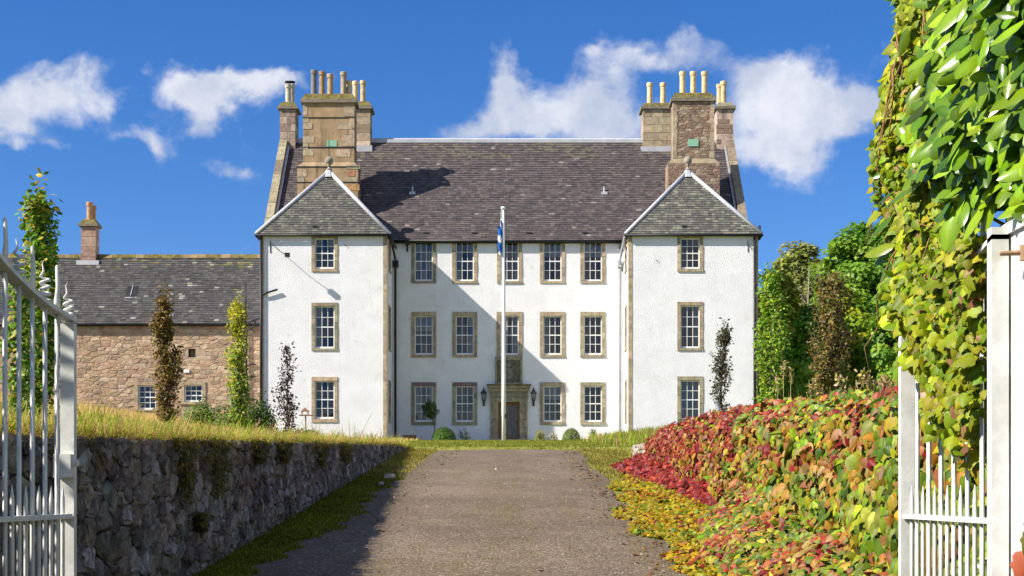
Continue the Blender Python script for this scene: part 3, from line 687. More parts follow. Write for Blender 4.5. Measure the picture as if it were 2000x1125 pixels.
    def ent(nm, u0, u1, v0, v1, d0, d1, col, mat='stone', par=None):
        b = MB(); tbox(b, T, u0, u1, v0, v1, d0, d1, col); return b.build(nm, M[mat], par)
    ex = lambda p: PX(p, DM); ez = lambda p: PZ(p, DM)
    frame = ent('door_lintel', ex(963), ex(1026), ez(785), ez(775), -.3, .05, SAND2, 'stone', h)
    frame.name = 'doorcase'; W[frame.name] = Matrix.Identity(4)
    for s in (0, 1):
        z = ZB
        for i in range(7):
            z1 = lerp(ZB, ez(775), (i + 1) / 7)
            a, b_ = (ex(958), ex(964)) if s == 0 else (ex(1024), ex(1030)); ent('pilaster_stone', a, b_, z + .004, z1 - .004, -.3, .09, jit(SAND2, .15, r), 'stone', frame)
            a, b_ = (ex(964), ex(973)) if s == 0 else (ex(1015), ex(1024)); ent('jamb_stone', a, b_, z + .004, min(z1, ez(785)) - .004, -.3, .04, jit(SAND, .15, r), 'stone', frame); z = z1
    ent('frieze', ex(957), ex(1031), ez(775), ez(765), -.2, .1, jit(SAND2, .1, r), 'stone', frame)
    ent('cornice_moulding', ex(955), ex(1033), ez(765), ez(758), -.2, .2, jit(SAND, .1, r), 'stone', frame)
    ent('cornice_moulding', ex(952), ex(1036), ez(758), ez(753.5), -.2, .3, jit(SAND2, .1, r), 'stone', frame)
    q = MB(); tbox(q, T, ex(951), ex(1037), ez(753.5), ez(751), -.1, .34); q.build('moss_cap', M['moss'], frame)
    pan = ent('armorial_panel', ex(971), ex(1016), ez(748), ez(703), .0, .05, (.17, .15, .11), 'stone', h)
    for nm, a, b_, c, d_ in (('panel_frame', 967, 971, 751, 697), ('panel_frame', 1016, 1020, 751, 697), ('panel_frame', 971, 1016, 703, 697), ('panel_frame', 971, 1016, 751, 748)):
        ent(nm, ex(a), ex(b_), ez(c), ez(d_), 0, .12, jit(SAND2, .15, r), 'stone', pan)
    def relief(nm, pts, d, col=(.20, .18, .135)):
        b = MB(); b.prism([T(ex(x), ez(y), .045) for x, y in pts], [T(ex(x), ez(y), d) for x, y in pts], col); b.build(nm, M['stone'], pan)
    relief('shield', [(985, 719), (1002, 719), (1002, 733), (998, 739), (993.5, 743), (989, 739), (985, 733)][::-1], .095)
    relief('helm', [(989, 709), (998, 709), (999, 715), (996, 718), (991, 718), (988, 715)][::-1], .1)
    for s in (-1, 1):
        b = MB()
        for cx_, cy_, rr_ in ((10, 714, 4.2), (14, 721, 4.5), (13, 731, 4.6), (9.5, 740, 3.6), (17, 739, 3.2), (18, 710, 3)):
            pts = [T(ex(993.5 + s * cx_ + rr_ * math.cos(t * .3)), ez(cy_ + rr_ * math.sin(t * .3)), .075) for t in range(17)]
            b.tube(pts, .035, 5, (.20, .18, .135))
        b.build('mantling_scroll', M['stone'], pan, True)
    b = MB(); tbox(b, T, ex(973), ex(976.5), zf - .1, ez(785), -.26, -.18); tbox(b, T, ex(1012), ex(1015), zf - .1, ez(785), -.26, -.18); tbox(b, T, ex(976.5), ex(1012), ez(789), ez(785), -.26, -.18)
    tbox(b, T, ex(976.5), ex(987), zf - .1, ez(789), -.25, -.2); b.build('door_frame', M['wood'], h)
    b = MB(); gu = [ex(990.5), ex(999.5), ex(1008.5)]; gv = [lerp(ez(851), ez(792), i / 4) for i in range(5)]
    tbox(b, T, ex(987), gu[0], zf, ez(789), -.25, -.21); tbox(b, T, gu[2], ex(1012), zf, ez(789), -.25, -.21); tbox(b, T, gu[0], gu[2], zf, gv[0], -.25, -.21); tbox(b, T, gu[0], gu[2], gv[4], ez(789), -.25, -.21)
    tbox(b, T, gu[1] - .015, gu[1] + .015, gv[0], gv[4], -.25, -.215)
    for j in (1, 2, 3): tbox(b, T, gu[0], gu[2], gv[j] - .015, gv[j] + .015, -.248, -.213)
    door = b.build('door', M['wood'], h)
    for i in range(2):
        for j in range(4):
            link('pane', PANE, door, Matrix.Translation(T((gu[i] + gu[i + 1]) / 2, (gv[j] + gv[j + 1]) / 2, -.23)) @ Matrix.Rotation(R(r.uniform(-.7, .7)), 4, 'X') @ Matrix.Diagonal((gu[1] - gu[0], 1, gv[1] - gv[0], 1)))
    b = MB(); b.lathe(T(ex(1010.5), ez(824), -.2), [(.03, -.03), (.04, 0), (.03, .03)], 8); b.build('knob', M['black'], door)
    b = MB(); tbox(b, T, ex(972), ex(1016), zf - .1, ez(785), -1.4, -.27); b.f = [f for i, f in enumerate(b.f) if i != 1]; b.build('hall_shade_box', M['dark'], h)  # added box, shade of the hall put into its colour
    b = MB(); tbox(b, T, ex(955), ex(1033), zf - .3, zf + .06, -.25, .5, SAND); b.build('doorstep', M['stone'], h)
    b = MB(); b.tube([T(ex(1024), ez(820), .05), T(ex(1024), ez(820), .09)], .035, 8); b.build('bell_push', M['black'], h)
    # rainwater pipes
    def pipe(pts, rad=.055, col='black', nm='downpipe'):
        b = MB(); b.tube(pts, rad, 8); return b.build(nm, M[col], h, True)
    x = XL1 + .14; pipe([(XL1 + .2, DT - .1, ZT - .1), (x + .06, DM - .5, ZT - .75), (x + .02, DM - .12, ZT - 1.0), (x + .02, DM - .12, ZB)])
    b = MB(); b.box(x - .1, x + .17, DM - .28, DM - .02, ZT - 1.05, ZT - .72); b.build('rain_head', M['black'], h)
    x = XR0 - .14; pipe([(XR0 - .2, DT - .1, ZT - .1), (x - .06, DM - .5, ZT - .75), (x - .02, DM - .12, ZT - 1.0), (x - .02, DM - .12, ZB)], .06, 'lead')
    b = MB(); b.box(x - .17, x + .1, DM - .28, DM - .02, ZT - 1.05, ZT - .72); b.build('rain_head', M['lead'], h)
    x = XL0 + .06; pipe([(x, DT - .09, ZT - .1), (x, DT - .09, ZB)])
    pipe([(x + .02, DT - .09, PZ(577, DT)), (x + .25, DT - .13, PZ(573, DT)), (PX(543, DT), DT - .13, PZ(566, DT))], .05, nm='branch_pipe')
    x = XR1 - .17; pipe([(x, DT - .09, ZT - .1), (x, DT - .09, ZB)]); pipe([(XR1 + .12, DT + .2, ZT - .2), (XR1 + .12, DT + .2, ZT + .5)], .06, nm='vent_stack')
    for tx, z0_, z1_ in ((XL1 + .16, ZB, ZT - 1.2),):
        pass
    # floodlight and stay brackets on the fronts
    def bracket(nm, pxx, pyy, D, pts, lamp):
        b = MB(); f = [P(a, c, D - dd) for a, c, dd in pts]; b.tube(f, .016, 5); o = b.build(nm, M['black'], h)
        if lamp:
            q = MB(); c = f[-1]; q.box(c.x - .13, c.x + .1, c.y - .1, c.y + .08, c.z - .1, c.z + .1); q.build('lamp_head', M['black'], o)
    bracket('light_bracket', 0, 0, DT, [(528, 494, .02), (528, 470, .02), (528, 474, .05), (548, 492, .55), (562, 498, .9)], True)
    bracket('light_bracket', 0, 0, DT, [(1461, 492, .02), (1461, 470, .02), (1461, 476, .05), (1470, 490, .3)], False)
    b = MB(); c = P(796, 481, DM); b.box(c.x - .04, c.x + .04, DM - .1, DM, c.z - .28, c.z + .05); b.box(c.x - .1, c.x + .14, DM - .3, DM - .1, c.z + .05, c.z + .35); b.build('floodlight', M['black'], h)
    # overflow of small hooks and vents in the harling
    for a, c in ((675, 479), (1283, 509)):
        b = MB(); p = P(a, c, DT); b.tube([(p.x - .06, DT, p.z + .05), (p.x, DT - .05, p.z), (p.x + .05, DT - .04, p.z - .08)], .012, 5); b.build('wall_hook', M['black'], h)
    for a, yy in ((945, 0), (1042, 0)):
        p = P(a, 775, DM); y = DM - .32
        l = thing('wall_lantern', 'black iron lantern on the white wall, ' + ('on the large box dome side of the door' if a < 1000 else 'on the yellow shrub side of the door'), 'lantern', (p.x, DM - .02, p.z - .5), 'lanterns beside the front door')
        b = MB(); b.box(p.x - .05, p.x + .05, DM - .03, DM - .001, PZ(793, DM), PZ(777, DM)); b.tube([(p.x, DM - .03, PZ(788, DM)), (p.x, y, PZ(786, DM)), (p.x, y, PZ(783, DM))], .02, 6); b.build('bracket', M['black'], l)
        zz = PZ(783, DM); b = MB(); ri = lambda e_, z: [(p.x - e_, y - e_, z), (p.x + e_, y - e_, z), (p.x + e_, y + e_, z), (p.x - e_, y + e_, z)]
        for sx in (-1, 1):
            for sy in (-1, 1): b.tube([(p.x + sx * .08, y + sy * .08, zz), (p.x + sx * .125, y + sy * .125, zz + .36)], .014, 5)
        b.prism(ri(.085, zz - .03), ri(.085, zz)); b.prism(ri(.17, zz + .36), ri(.15, zz + .40)); b.prism(ri(.15, zz + .401), ri(.03, zz + .58)); b.lathe((p.x, y, zz + .57), [(.03, 0), (.045, .03), (.03, .07), (.008, .12)], 8)
        b.build('lantern_frame', M['black'], l)
        b = MB(); b.prism(ri(.075, zz + .005), ri(.118, zz + .355), caps=False); b.build('lantern_glass', M['glass'], l)
        b = MB(); b.lathe((p.x, y, zz + .02), [(.02, 0), (.02, .14), (.035, .18), (.02, .26)], 8, (.6, .6, .55)); b.build('bulb', M['paint'], l)
house()

# ------------------------------------------------------------------ the stone wing
def cottage():
    r = random.Random(5); D = 73.0; DRc = 76.2
    x0, x1 = -34.0, XL0 + .0; zb = 4.0; ze = PZ(628, D); zr = PZ(501, DRc)
    c = thing('stone_cottage', 'long low rubble stone wing with mossy slate roof beside the white tower', 'cottage', ((x0 + x1) / 2, D, H((x0 + x1) / 2, D)))
    T = lambda u, v, d: (u, D - d, v)
    wins = [((262, 312), (845 / 2.083 + 340, 803), (270, 304.5), (753, 800)), ((350, 402), (745, 790), (360, 395), (752, 785)), ((447, 484), (748, 800), (452, 474), (755, 795)),
            ((112, 130), (642, 699), (115, 127), (647, 695)), ((16, 41), (752, 792), (20, 37), (757, 787))]
    W_ = []
    for su, sv, iu, iv in wins: W_.append(((PX(su[0], D), PX(su[1], D)), (PZ(sv[1], D), PZ(sv[0], D)), (PX(iu[0], D), PX(iu[1], D)), (PZ(iv[1], D), PZ(iv[0], D))))
    rec = (PX(368, D), PX(382, D), PZ(698, D), PZ(681, D))
    holes = [(*w[0], *w[1]) for w in W_] + [rec]
    b = MB(); wall_sheet(b, x0, x1, zb, ze + .1, holes, T)
    b.add([(x0, D, zb), (x0, 2 * DRc - D, zb), (x0, 2 * DRc - D, ze), (x0, DRc, zr), (x0, D, ze)], [(0, 1, 2, 3, 4)]); b.add([(x0, 2 * DRc - D, zb), (x1, 2 * DRc - D, zb), (x1, 2 * DRc - D, ze), (x0, 2 * DRc - D, ze)], [(0, 1, 2, 3)])
    tbox(b, T, rec[0], rec[1], rec[2], rec[3], -.35, -.3)
    wall = b.build('wall', M['mortar2'], c)
    pal = [(.42, .30, .195), (.38, .265, .17), (.45, .325, .215), (.36, .25, .165), (.41, .28, .19), (.47, .36, .25), (.33, .26, .19), (.30, .22, .155)]
    pcs = []
    for poly in voronoi(26.6 + x1, ze - zb, .42, .19, r, .44):
        xa = -26.6 + min(p[0] for p in poly); xb = -26.6 + max(p[0] for p in poly); za = zb + min(p[1] for p in poly); zc = zb + max(p[1] for p in poly)
        if any(xb > h[0] + .06 and xa < h[1] - .06 and zc > h[2] + .04 and za < h[3] - .04 for h in holes): continue
        pcs.append(stone(poly, lambda u, v, d: (-26.6 + u, D - d, zb + v), jit(r.choice(pal), .10, r), r, .007, .022, False, .5))
    emit(pcs, 'stone', 'stones', M['rubble2'], wall)
    for w in W_: window(c, T, 0, w[0], w[1], w[2], w[3], r, proud=.05, rows=4 if w[1][1] - w[1][0] > 1.3 else 3)
    b = MB(); tbox(b, T, PX(360, D), PX(370, D), PZ(728, D), PZ(722, D), 0, .09); b.build('plaque', M['paint'], c)
    # roof
    slope = (zr - ze) / (DRc - D); y0 = D - .2; z0 = ze - .2 * slope + .1
    dk = MB(); dk.add([(x0 - .1, y0, z0), (x1, y0, z0), (x1, DRc, zr), (x0 - .1, DRc, zr)], [(0, 1, 2, 3)]); dk.add([(x0 - .1, DRc, zr), (x1, DRc, zr), (x1, 2 * DRc - y0, z0), (x0 - .1, 2 * DRc - y0, z0)], [(0, 1, 2, 3)])
    dk.box(x0, x1, y0 + .01, D - .004, z0 - .1, z0 - .02)
    roof = dk.build('roof', M['deck'], c)
    O = Vector((-27.4, y0, z0 + .01)); TOP = Vector((-27.4, DRc, zr + .01)); Vv = (TOP - O).normalized(); L = (TOP - O).length
    pal2 = [(.064, .061, .059), (.053, .051, .051), (.076, .072, .068), (.044, .042, .043)]
    def cf(p, rr):
        if rr.random() < .02: return jit((.2, .2, .17), .2, rr)
        if p.z > zr - .8 and rr.random() < .13: return jit((.12, .11, .05), .25, rr)
        return jit(rr.choice(pal2), .15, rr)
    emit(slates(O, Vector((1, 0, 0)), Vv, [(0, 0), (x1 + 27.4, 0), (x1 + 27.4, L), (0, L)], .26, .165, cf, r), 'slate', 'slates', M['slate'], roof)
    b = MB()
    x = -27.5
    while x < x1 - .3:
        w = r.uniform(.35, .5); q = MB(); e = .17
        q.prism([(x, DRc - e, zr - .1), (x, DRc, zr + .12), (x, DRc + e, zr - .1)], [(x + w - .01, DRc - e, zr - .1), (x + w - .01, DRc, zr + .12 + r.uniform(-.015, .015)), (x + w - .01, DRc + e, zr - .1)], jit((.22, .16, .08), .2, r)); q.build('ridge_tile', M['moss'] if r.random() < .6 else M['stone'], roof); x += w
    b = MB(); b.tube([(x0, y0 - .05, z0 - .03), (x1, y0 - .05, z0 - .03)], .06, 6); b.build('gutter', M['black'], roof, True)
    y = D + 1.35; z = ze + 1.35 * slope; xa, xb = PX(247, y), PX(268, y)
    b = MB(); b.prism([(xa, y - .25, z - .25 * slope + .13), (xb, y - .25, z - .25 * slope + .13), (xb, y + .25, z + .25 * slope + .13), (xa, y + .25, z + .25 * slope + .13)], [(p, q_, s_ - .12) for p, q_, s_ in [(xa, y - .25, z - .25 * slope + .13), (xb, y - .25, z - .25 * slope + .13), (xb, y + .25, z + .25 * slope + .13), (xa, y + .25, z + .25 * slope + .13)]]); sk = b.build('skylight', M['black'], roof)
    q = MB(); q.add([(xa - .03, y - .26 - .2, z - .46 * slope + .09), (xb + .03, y - .46, z - .46 * slope + .09), (xb + .03, y - .26, z - .26 * slope + .1), (xa - .03, y - .26, z - .26 * slope + .1)], [(0, 1, 2, 3)]); q.build('apron_flashing', M['lead'], sk)
    xm = (xa + xb) / 2; q = MB(); q.box(xm - .015, xm + .015, y - .3, y - .26, z - .1, z - .05); q.tube([(xm, y - .25, z - .25 * slope + .15), (xm, y + .25, z + .25 * slope + .15)], .02, 5); q.build('glazing_bar', M['lead'], sk)
    # chimney
    yc = DRc - .32; xa, xb = PX(158, yc), PX(187, yc); st = link('chimney_stack', None, c, Matrix.Translation((xa, yc, zr - .3)))
    coursed(st, xa, xb, yc, yc + .66, zr - .6, PZ(442, yc), [(.34, .22, .17), (.30, .20, .16), (.37, .26, .2)], r, .48, 1)
    cope(st, xa, xb, yc, yc + .66, PZ(442, yc), PZ(427, yc), True); pot(st, (xa + xb) / 2 + .0, yc + .25, PZ(427, yc), PZ(391, yc) - PZ(427, yc), .17, (.45, .25, .13)); pot(st, (xa + xb) / 2 + .1, yc + .55, PZ(427, yc), PZ(396, yc) - PZ(427, yc), .16, (.40, .22, .12))
    q = MB(); q.box(xa - .2, xb + .2, yc - .16, yc + .4, zr - .75, zr - .28); q.build('stack_flashing', M['lead'], st)
    # pipes by the tower
    b = MB(); xx = PX(482, D); b.tube([(xx + .5, D - .3, ze - .05), (xx + .3, D - .2, ze - .35), (xx, D - .12, ze - .5), (xx, D - .12, zb)], .055, 8); b.build('downpipe', M['black'], c, True)
    b = MB(); b.tube([(xx - .02, D - .25, zr - 1.9), (xx - .02, D - .25, ze - .2)], .05, 8); b.build('soil_pipe', M['black'], c, True)
    for zz in (6.2, 7.4, 8.0): b = MB(); b.tube([(xx, D - .12, zz), (xx + .25, D - .12, zz + .1), (xx + .5, D - .1, zz + .1)], .04, 6); b.build('branch_pipe', M['black'], c, True)
cottage()
# ------------------------------------------------------------------ leaves, grass, trees
def leaf_tpl(outline, fold=.25, droop=.2):
    """half outline from stalk to tip (x,y); returns verts, tris of a folded leaf of length 1"""
    mid = [(0, 0), (0, .5), (0, 1)]; V = []; F = []
    def pt(x, y): V.append((x, y, -fold * abs(x) * (1 if x else 0) - droop * y * y)); return len(V) - 1
    m = [pt(*p) for p in mid]
    for s in (1, -1):
        o = [pt(s * x, y) for x, y in outline]; chain = [m[0]] + o + [m[2]]
        for i in range(len(chain) - 1):
            c = m[1]
            t = (chain[i], chain[i + 1], c); F.append(t if s > 0 else t[::-1])
    return np.array(V, float), np.array(F)
IVY = leaf_tpl([(.22, -.12), (.42, .0), (.47, .22), (.38, .45), (.24, .65), (.11, .85)], .55, .42)
VINE = leaf_tpl([(.22, -.13), (.44, -.04), (.50, .14), (.43, .30), (.46, .48), (.30, .60), (.20, .78)], .5, .35)
LAUREL = leaf_tpl([(.13, .10), (.225, .30), (.24, .52), (.19, .74), (.09, .91)], .4, .3)
OVAL = leaf_tpl([(.27, .3), (.25, .65)], .3, .25)
SLIVER = (np.array([(-.28, 0, 0), (.28, .1, .05), (.05, 1, -.1)], float), np.array([(0, 1, 2)]))
QUAD = (np.array([(-.32, .1, 0), (.28, 0, .06), (.36, .8, -.04), (-.2, 1, .08)], float), np.array([(0, 1, 2), (0, 2, 3)]))
def unit(a): return a / (np.linalg.norm(a, axis=-1, keepdims=True) + 1e-9)
def leaf_frames(normals, tips):
    n = unit(normals); t = unit(tips - n * np.sum(tips * n, -1, keepdims=True)); x = np.cross(t, n)
    return np.stack([x, t, n], -1)                       # columns: across, along, normal
def rib(tpl):                                            # paler midrib
    f = np.full(len(tpl[0]), .93)
    if len(f) > 5: f[:3] = (1.25, 1.18, 1.05)
    return f
def leaf_mesh(name, pos, normals, tips, size, cols, tpl, mat, smooth=False):
    V0, F0 = tpl; n = len(pos); Rm = leaf_frames(normals, tips)
    V = np.einsum('nij,kj->nki', Rm, V0) * np.asarray(size)[:, None, None] + pos[:, None, :]
    F = (F0[None] + (np.arange(n) * len(V0))[:, None, None]).reshape(-1, 3)
    C = (cols[:, None, :] * rib(tpl)[None, :, None]).reshape(-1, 3)
    return mesh_np(name, V.reshape(-1, 3), [F], C, mat, smooth)
def leaves(parent, pos, normals, tips, size, cols, tpl, mat, indiv=0, name='leaf', rest='leaves', show=None, seed=0):
    """the `indiv` leaves that show largest are parts, the rest one part of kind stuff"""
    size = np.asarray(size, float); idx = np.arange(len(pos)); take = np.array([], int)
    if indiv:
        sc_ = size / pos[:, 1] if show is None else show
        take = np.argsort(-sc_)[:indiv]
        nb = 24; order = take[np.argsort(cols[take].sum(1))]; meshes = []
        groups = np.array_split(order, nb)
        for g in groups:
            if len(g) == 0: continue
            me = mesh_np('leaf', tpl[0], [tpl[1]], (cols[g].mean(0)[None] * .5 + cols[g[len(g) // 2]][None] * .5) * rib(tpl)[:, None], mat, mat == M['laurel'])
            for i in g:
                Rm = leaf_frames(normals[i][None], tips[i][None])[0]
                mw = Matrix(Rm.tolist()).to_4x4(); mw = Matrix.Translation(Vector(pos[i])) @ mw @ Matrix.Diagonal((size[i], size[i], size[i], 1))
                link(name, me, parent, mw)
    keep = np.setdiff1d(idx, take)
    if len(keep): tag(link(rest, leaf_mesh(rest, pos[keep], normals[keep], tips[keep], size[keep], cols[keep], tpl, mat, smooth=mat == M['laurel']), parent), kind='stuff')
def pick(g, pal, n, jitter=.2):
    c = np.array(pal)[g.integers(0, len(pal), n)]; return np.clip(c * (1 + g.normal(0, jitter, (n, 1))) * (1 + g.normal(0, jitter * .3, (n, 3))), .004, .9)

def blades(g, pos, h, width, lean, cols, name, parent=None, mat=None, droop=None):
    n = len(pos); ang = g.uniform(0, 6.283, n); d = np.stack([np.cos(ang), np.sin(ang), np.zeros(n)], 1); s = np.stack([-d[:, 1], d[:, 0], d[:, 2]], 1)
    if droop is not None: d = unit(d + droop); s = unit(np.stack([-d[:, 1], d[:, 0], np.zeros(n)], 1) + 1e-6)
    h = np.asarray(h)[:, None]; w = np.asarray(width)[:, None] if np.ndim(width) else np.full((n, 1), width); L = np.asarray(lean)[:, None] if np.ndim(lean) else np.full((n, 1), lean)
    up = np.array([0, 0, 1.0]); a = pos - s * w * .5; b = pos + s * w * .5
    m = pos + up * h * .6 + d * h * L * .35; t = pos + up * h * (1 - L * .35) + d * h * L
    V = np.stack([a, b, m + s * w * .35, m - s * w * .35, t], 1).reshape(-1, 3); k = np.arange(n)[:, None] * 5
    C = np.repeat(cols, 5, 0)
    return link(name, mesh_np(name, V, [k + np.array([[0, 1, 2, 3]]), k + np.array([[3, 2, 4]])], C, mat or M['grass']), parent)
Hv = np.vectorize(H)

def limbs(b, base, top, rad, r, n, spread, col, start=.25, up=.6):
    base, top = Vector(base), Vector(top); pts = [base.lerp(top, t) + Vector((r.uniform(-1, 1), r.uniform(-1, 1), 0)) * rad * .8 * (t > 0) for t in (0, .2, .4, .6, .8, 1)]
    b.tube(pts, [rad * 1.25, rad, rad * .85, rad * .65, rad * .45, rad * .15], 8, col)
    for i in range(n):
        t = lerp(start, .92, (i + r.random()) / n); p = base.lerp(top, t); a = r.uniform(0, 6.283); L = spread * (1 - .5 * abs(t - .5)) * r.uniform(.6, 1.05)
        d = Vector((math.cos(a), math.sin(a), up * r.uniform(.6, 1.5))).normalized(); q = p + d * L * .5 + Vector((0, 0, L * .05)); e = p + d * L + Vector((0, 0, L * .15)); rr = rad * (1 - t) * .55 + rad * .06
        b.tube([p, q, e], [rr, rr * .6, rr * .15], 5, col)
        for _ in range(2):
            u = Vector((r.uniform(-1, 1), r.uniform(-1, 1), r.uniform(0, 1))).normalized(); b.tube([q, q + u * L * .3, q + u * L * .5], [rr * .45, rr * .3, rr * .06], 4, col)
def broad_tree(name, label, px, D, top, r_px, pal, n, seed, leaf=.22, clumps=90, low=None, group=None, squash=1.0, bark=(.10, .08, .06), cl=.16):
    g = np.random.default_rng(seed); r = random.Random(seed); x = PX(px, D); zb = H(x, D); zt = PZ(top, D); rad = r_px * D / FPX
    t = thing(name, label, 'tree', (x, D, zb), group)
    b = MB(); limbs(b, (x, D, zb - .2), (x, D, zb + (zt - zb) * .9), .03 * (zt - zb), r, 14, rad * .9, bark); b.build('trunk', M['bark'], t, True)
    zl = zb + (zt - zb) * .12 if low is None else PZ(low, D)
    c0 = np.array([x, D, (zt + zl) / 2]); hz = (zt - zl) / 2
    d = unit(g.normal(size=(clumps, 3))); rr = g.uniform(.35, 1.0, clumps) ** .6
    prof = 1 - .25 * np.clip(d[:, 2], 0, 1)
    cc = c0 + d * rr[:, None] * np.stack([rad * prof, rad * prof, np.full(clumps, hz)], 1) * .86
    cs = rad * cl * g.uniform(.7, 1.5, clumps) + .18; k = g.integers(0, clumps, n)
    o = unit(g.normal(size=(n, 3))); rrl = g.uniform(.3, 1, n) ** .5
    pos = cc[k] + o * (cs[k] * rrl)[:, None] * np.array([1.25, 1.25, .8 * squash])
    out = unit(pos - c0); nrm = unit(o * .8 + out * .6 + g.normal(0, .35, (n, 3)) + np.array([0, 0, .45])); tip = g.normal(size=(n, 3)) + np.array([0, 0, -.5]) + out * .5
    ccol = pick(g, pal, clumps, .12); col = np.clip(ccol[k] * (1 + g.normal(0, .18, (n, 1))), .004, .9)
    tag(link('crown', leaf_mesh('crown', pos, nrm, tip, leaf * g.uniform(.6, 1.3, n), col, QUAD, M['leaf']), t), kind='stuff')
    return t
def column_tree(name, label, px, D, top, base, half_px, pal, n, seed, leaf=.11, gap=.0, stems=9, indiv=0, cat='tree', bark=(.16, .12, .09), lean=0, prof=None, zbase=None, group=None):
    """young fastigiate tree: a stem with steep side shoots carrying the leaves"""
    g = np.random.default_rng(seed); r = random.Random(seed); x = PX(px, D); zb = H(x, D); zt = PZ(top, D); hw = half_px * D / FPX; hh = zt - zb
    t = thing(name, label, cat, (x, D, zb), group)
    prof = prof or (lambda q: (min(1, .35 + 2.2 * q)) * (1 - q) ** .55 * 1.15)
    b = MB(); stem = lambda q: Vector((x + lean * q + .05 * math.sin(q * 7 + seed), D + .04 * math.sin(q * 5), zb - .1 + (hh + .1) * q))
    b.tube([stem(i / 8) for i in range(9)], [.05 * (1 - i / 8.6) * max(.6, hh / 4) for i in range(9)], 6, bark)
    pts = []; pd = []
    for i in range(stems * 6):
        q = r.uniform(.04, .9); a = r.uniform(0, 6.283); p = stem(q); w = hw * prof(q) * r.uniform(.45, 1.1); rise = min(hh * (1 - q) * .8, w * r.uniform(1.2, 2.4))
        e = p + Vector((math.cos(a) * w, math.sin(a) * w, rise)); m = p.lerp(e, .5) + Vector((math.cos(a), math.sin(a), 0)) * w * .15
        b.tube([p, m, e], [.016, .011, .004], 4, bark)
        for s in np.linspace(.2, 1.05, 8): pts.append(p.lerp(m, s * 2) if s < .5 else m.lerp(e, (s - .5) * 2)); pd.append(a)
    for q in np.linspace(.3, 1.0, 30): pts.append(stem(q)); pd.append(r.uniform(0, 6.283))
    b.build('trunk', M['bark'], t, True)
    pts = np.array([tuple(p) for p in pts]); pd = np.array(pd); keep = g.random(len(pts)) > gap; pts, pd = pts[keep], pd[keep]
    k = g.integers(0, len(pts), n); pos = pts[k] + g.normal(0, leaf * .75, (n, 3)); a = pd[k] + g.normal(0, .8, n)
    out = np.stack([np.cos(a), np.sin(a), np.full(n, .1)], 1); nrm = unit(out * .5 + g.normal(0, .5, (n, 3)) + np.array([0, -.2, .5])); tip = out + g.normal(0, .4, (n, 3)) + np.array([0, 0, .1])
    hfrac = np.clip((pos[:, 2] - zb) / hh, 0, 1)
    cols = pick(g, pal, n, .2) if not callable(pal) else pal(g, hfrac)
    leaves(t, pos, nrm, tip, leaf * g.uniform(.6, 1.25, n), cols, OVAL, M['leaf'], indiv, rest='foliage')
    return t
def bush(name, label, px, D, top, half_px, pal, n, seed, leaf=.08, base=None, cat='shrub', smooth=False, group=None, x=None, depth=None):
    g = np.random.default_rng(seed); r = random.Random(seed); x = PX(px, D) if x is None else x; zb = H(x, D); hw = half_px * D / FPX; hh = max(.2, PZ(top, D) - zb)
    t = thing(name, label, cat, (x, D, zb), group)
    for i in range(7):
        b = MB(); a = r.uniform(0, 6.28); e = Vector((x + math.cos(a) * hw * .6, D + math.sin(a) * hw * .6, zb + hh * r.uniform(.5, .85))); b.tube([(x, D, zb - .05), ((x + e.x) / 2, (D + e.y) / 2, zb + hh * .35), e], [.03, .02, .006], 5, (.12, .09, .06)); b.build('stem', M['bark'], t, True)
    d = unit(g.normal(size=(n, 3))); d[:, 2] = np.abs(d[:, 2]) if smooth else np.abs(d[:, 2]) * .95 + .02
    if smooth: rad = g.uniform(.82, 1.0, n)
    else:
        lob = 1 + .18 * np.sin(d[:, 0] * 5 + seed) * np.cos(d[:, 2] * 6) + .12 * np.sin(d[:, 1] * 9 + seed); rad = g.uniform(.35, 1.0, n) ** .5 * lob
    pos = np.array([x, D, zb]) + d * rad[:, None] * np.array([hw, depth or hw, hh])
    nrm = unit(d + g.normal(0, .25 if smooth else .5, (n, 3)) + np.array([0, 0, .2])); tip = g.normal(size=(n, 3)) + np.array([0, 0, .2])
    tag(link('foliage', leaf_mesh('foliage', pos, nrm, tip, leaf * g.uniform(.6, 1.3, n), pick(g, pal, n, .2), OVAL, M['leaf']), t), kind='stuff')
    return t

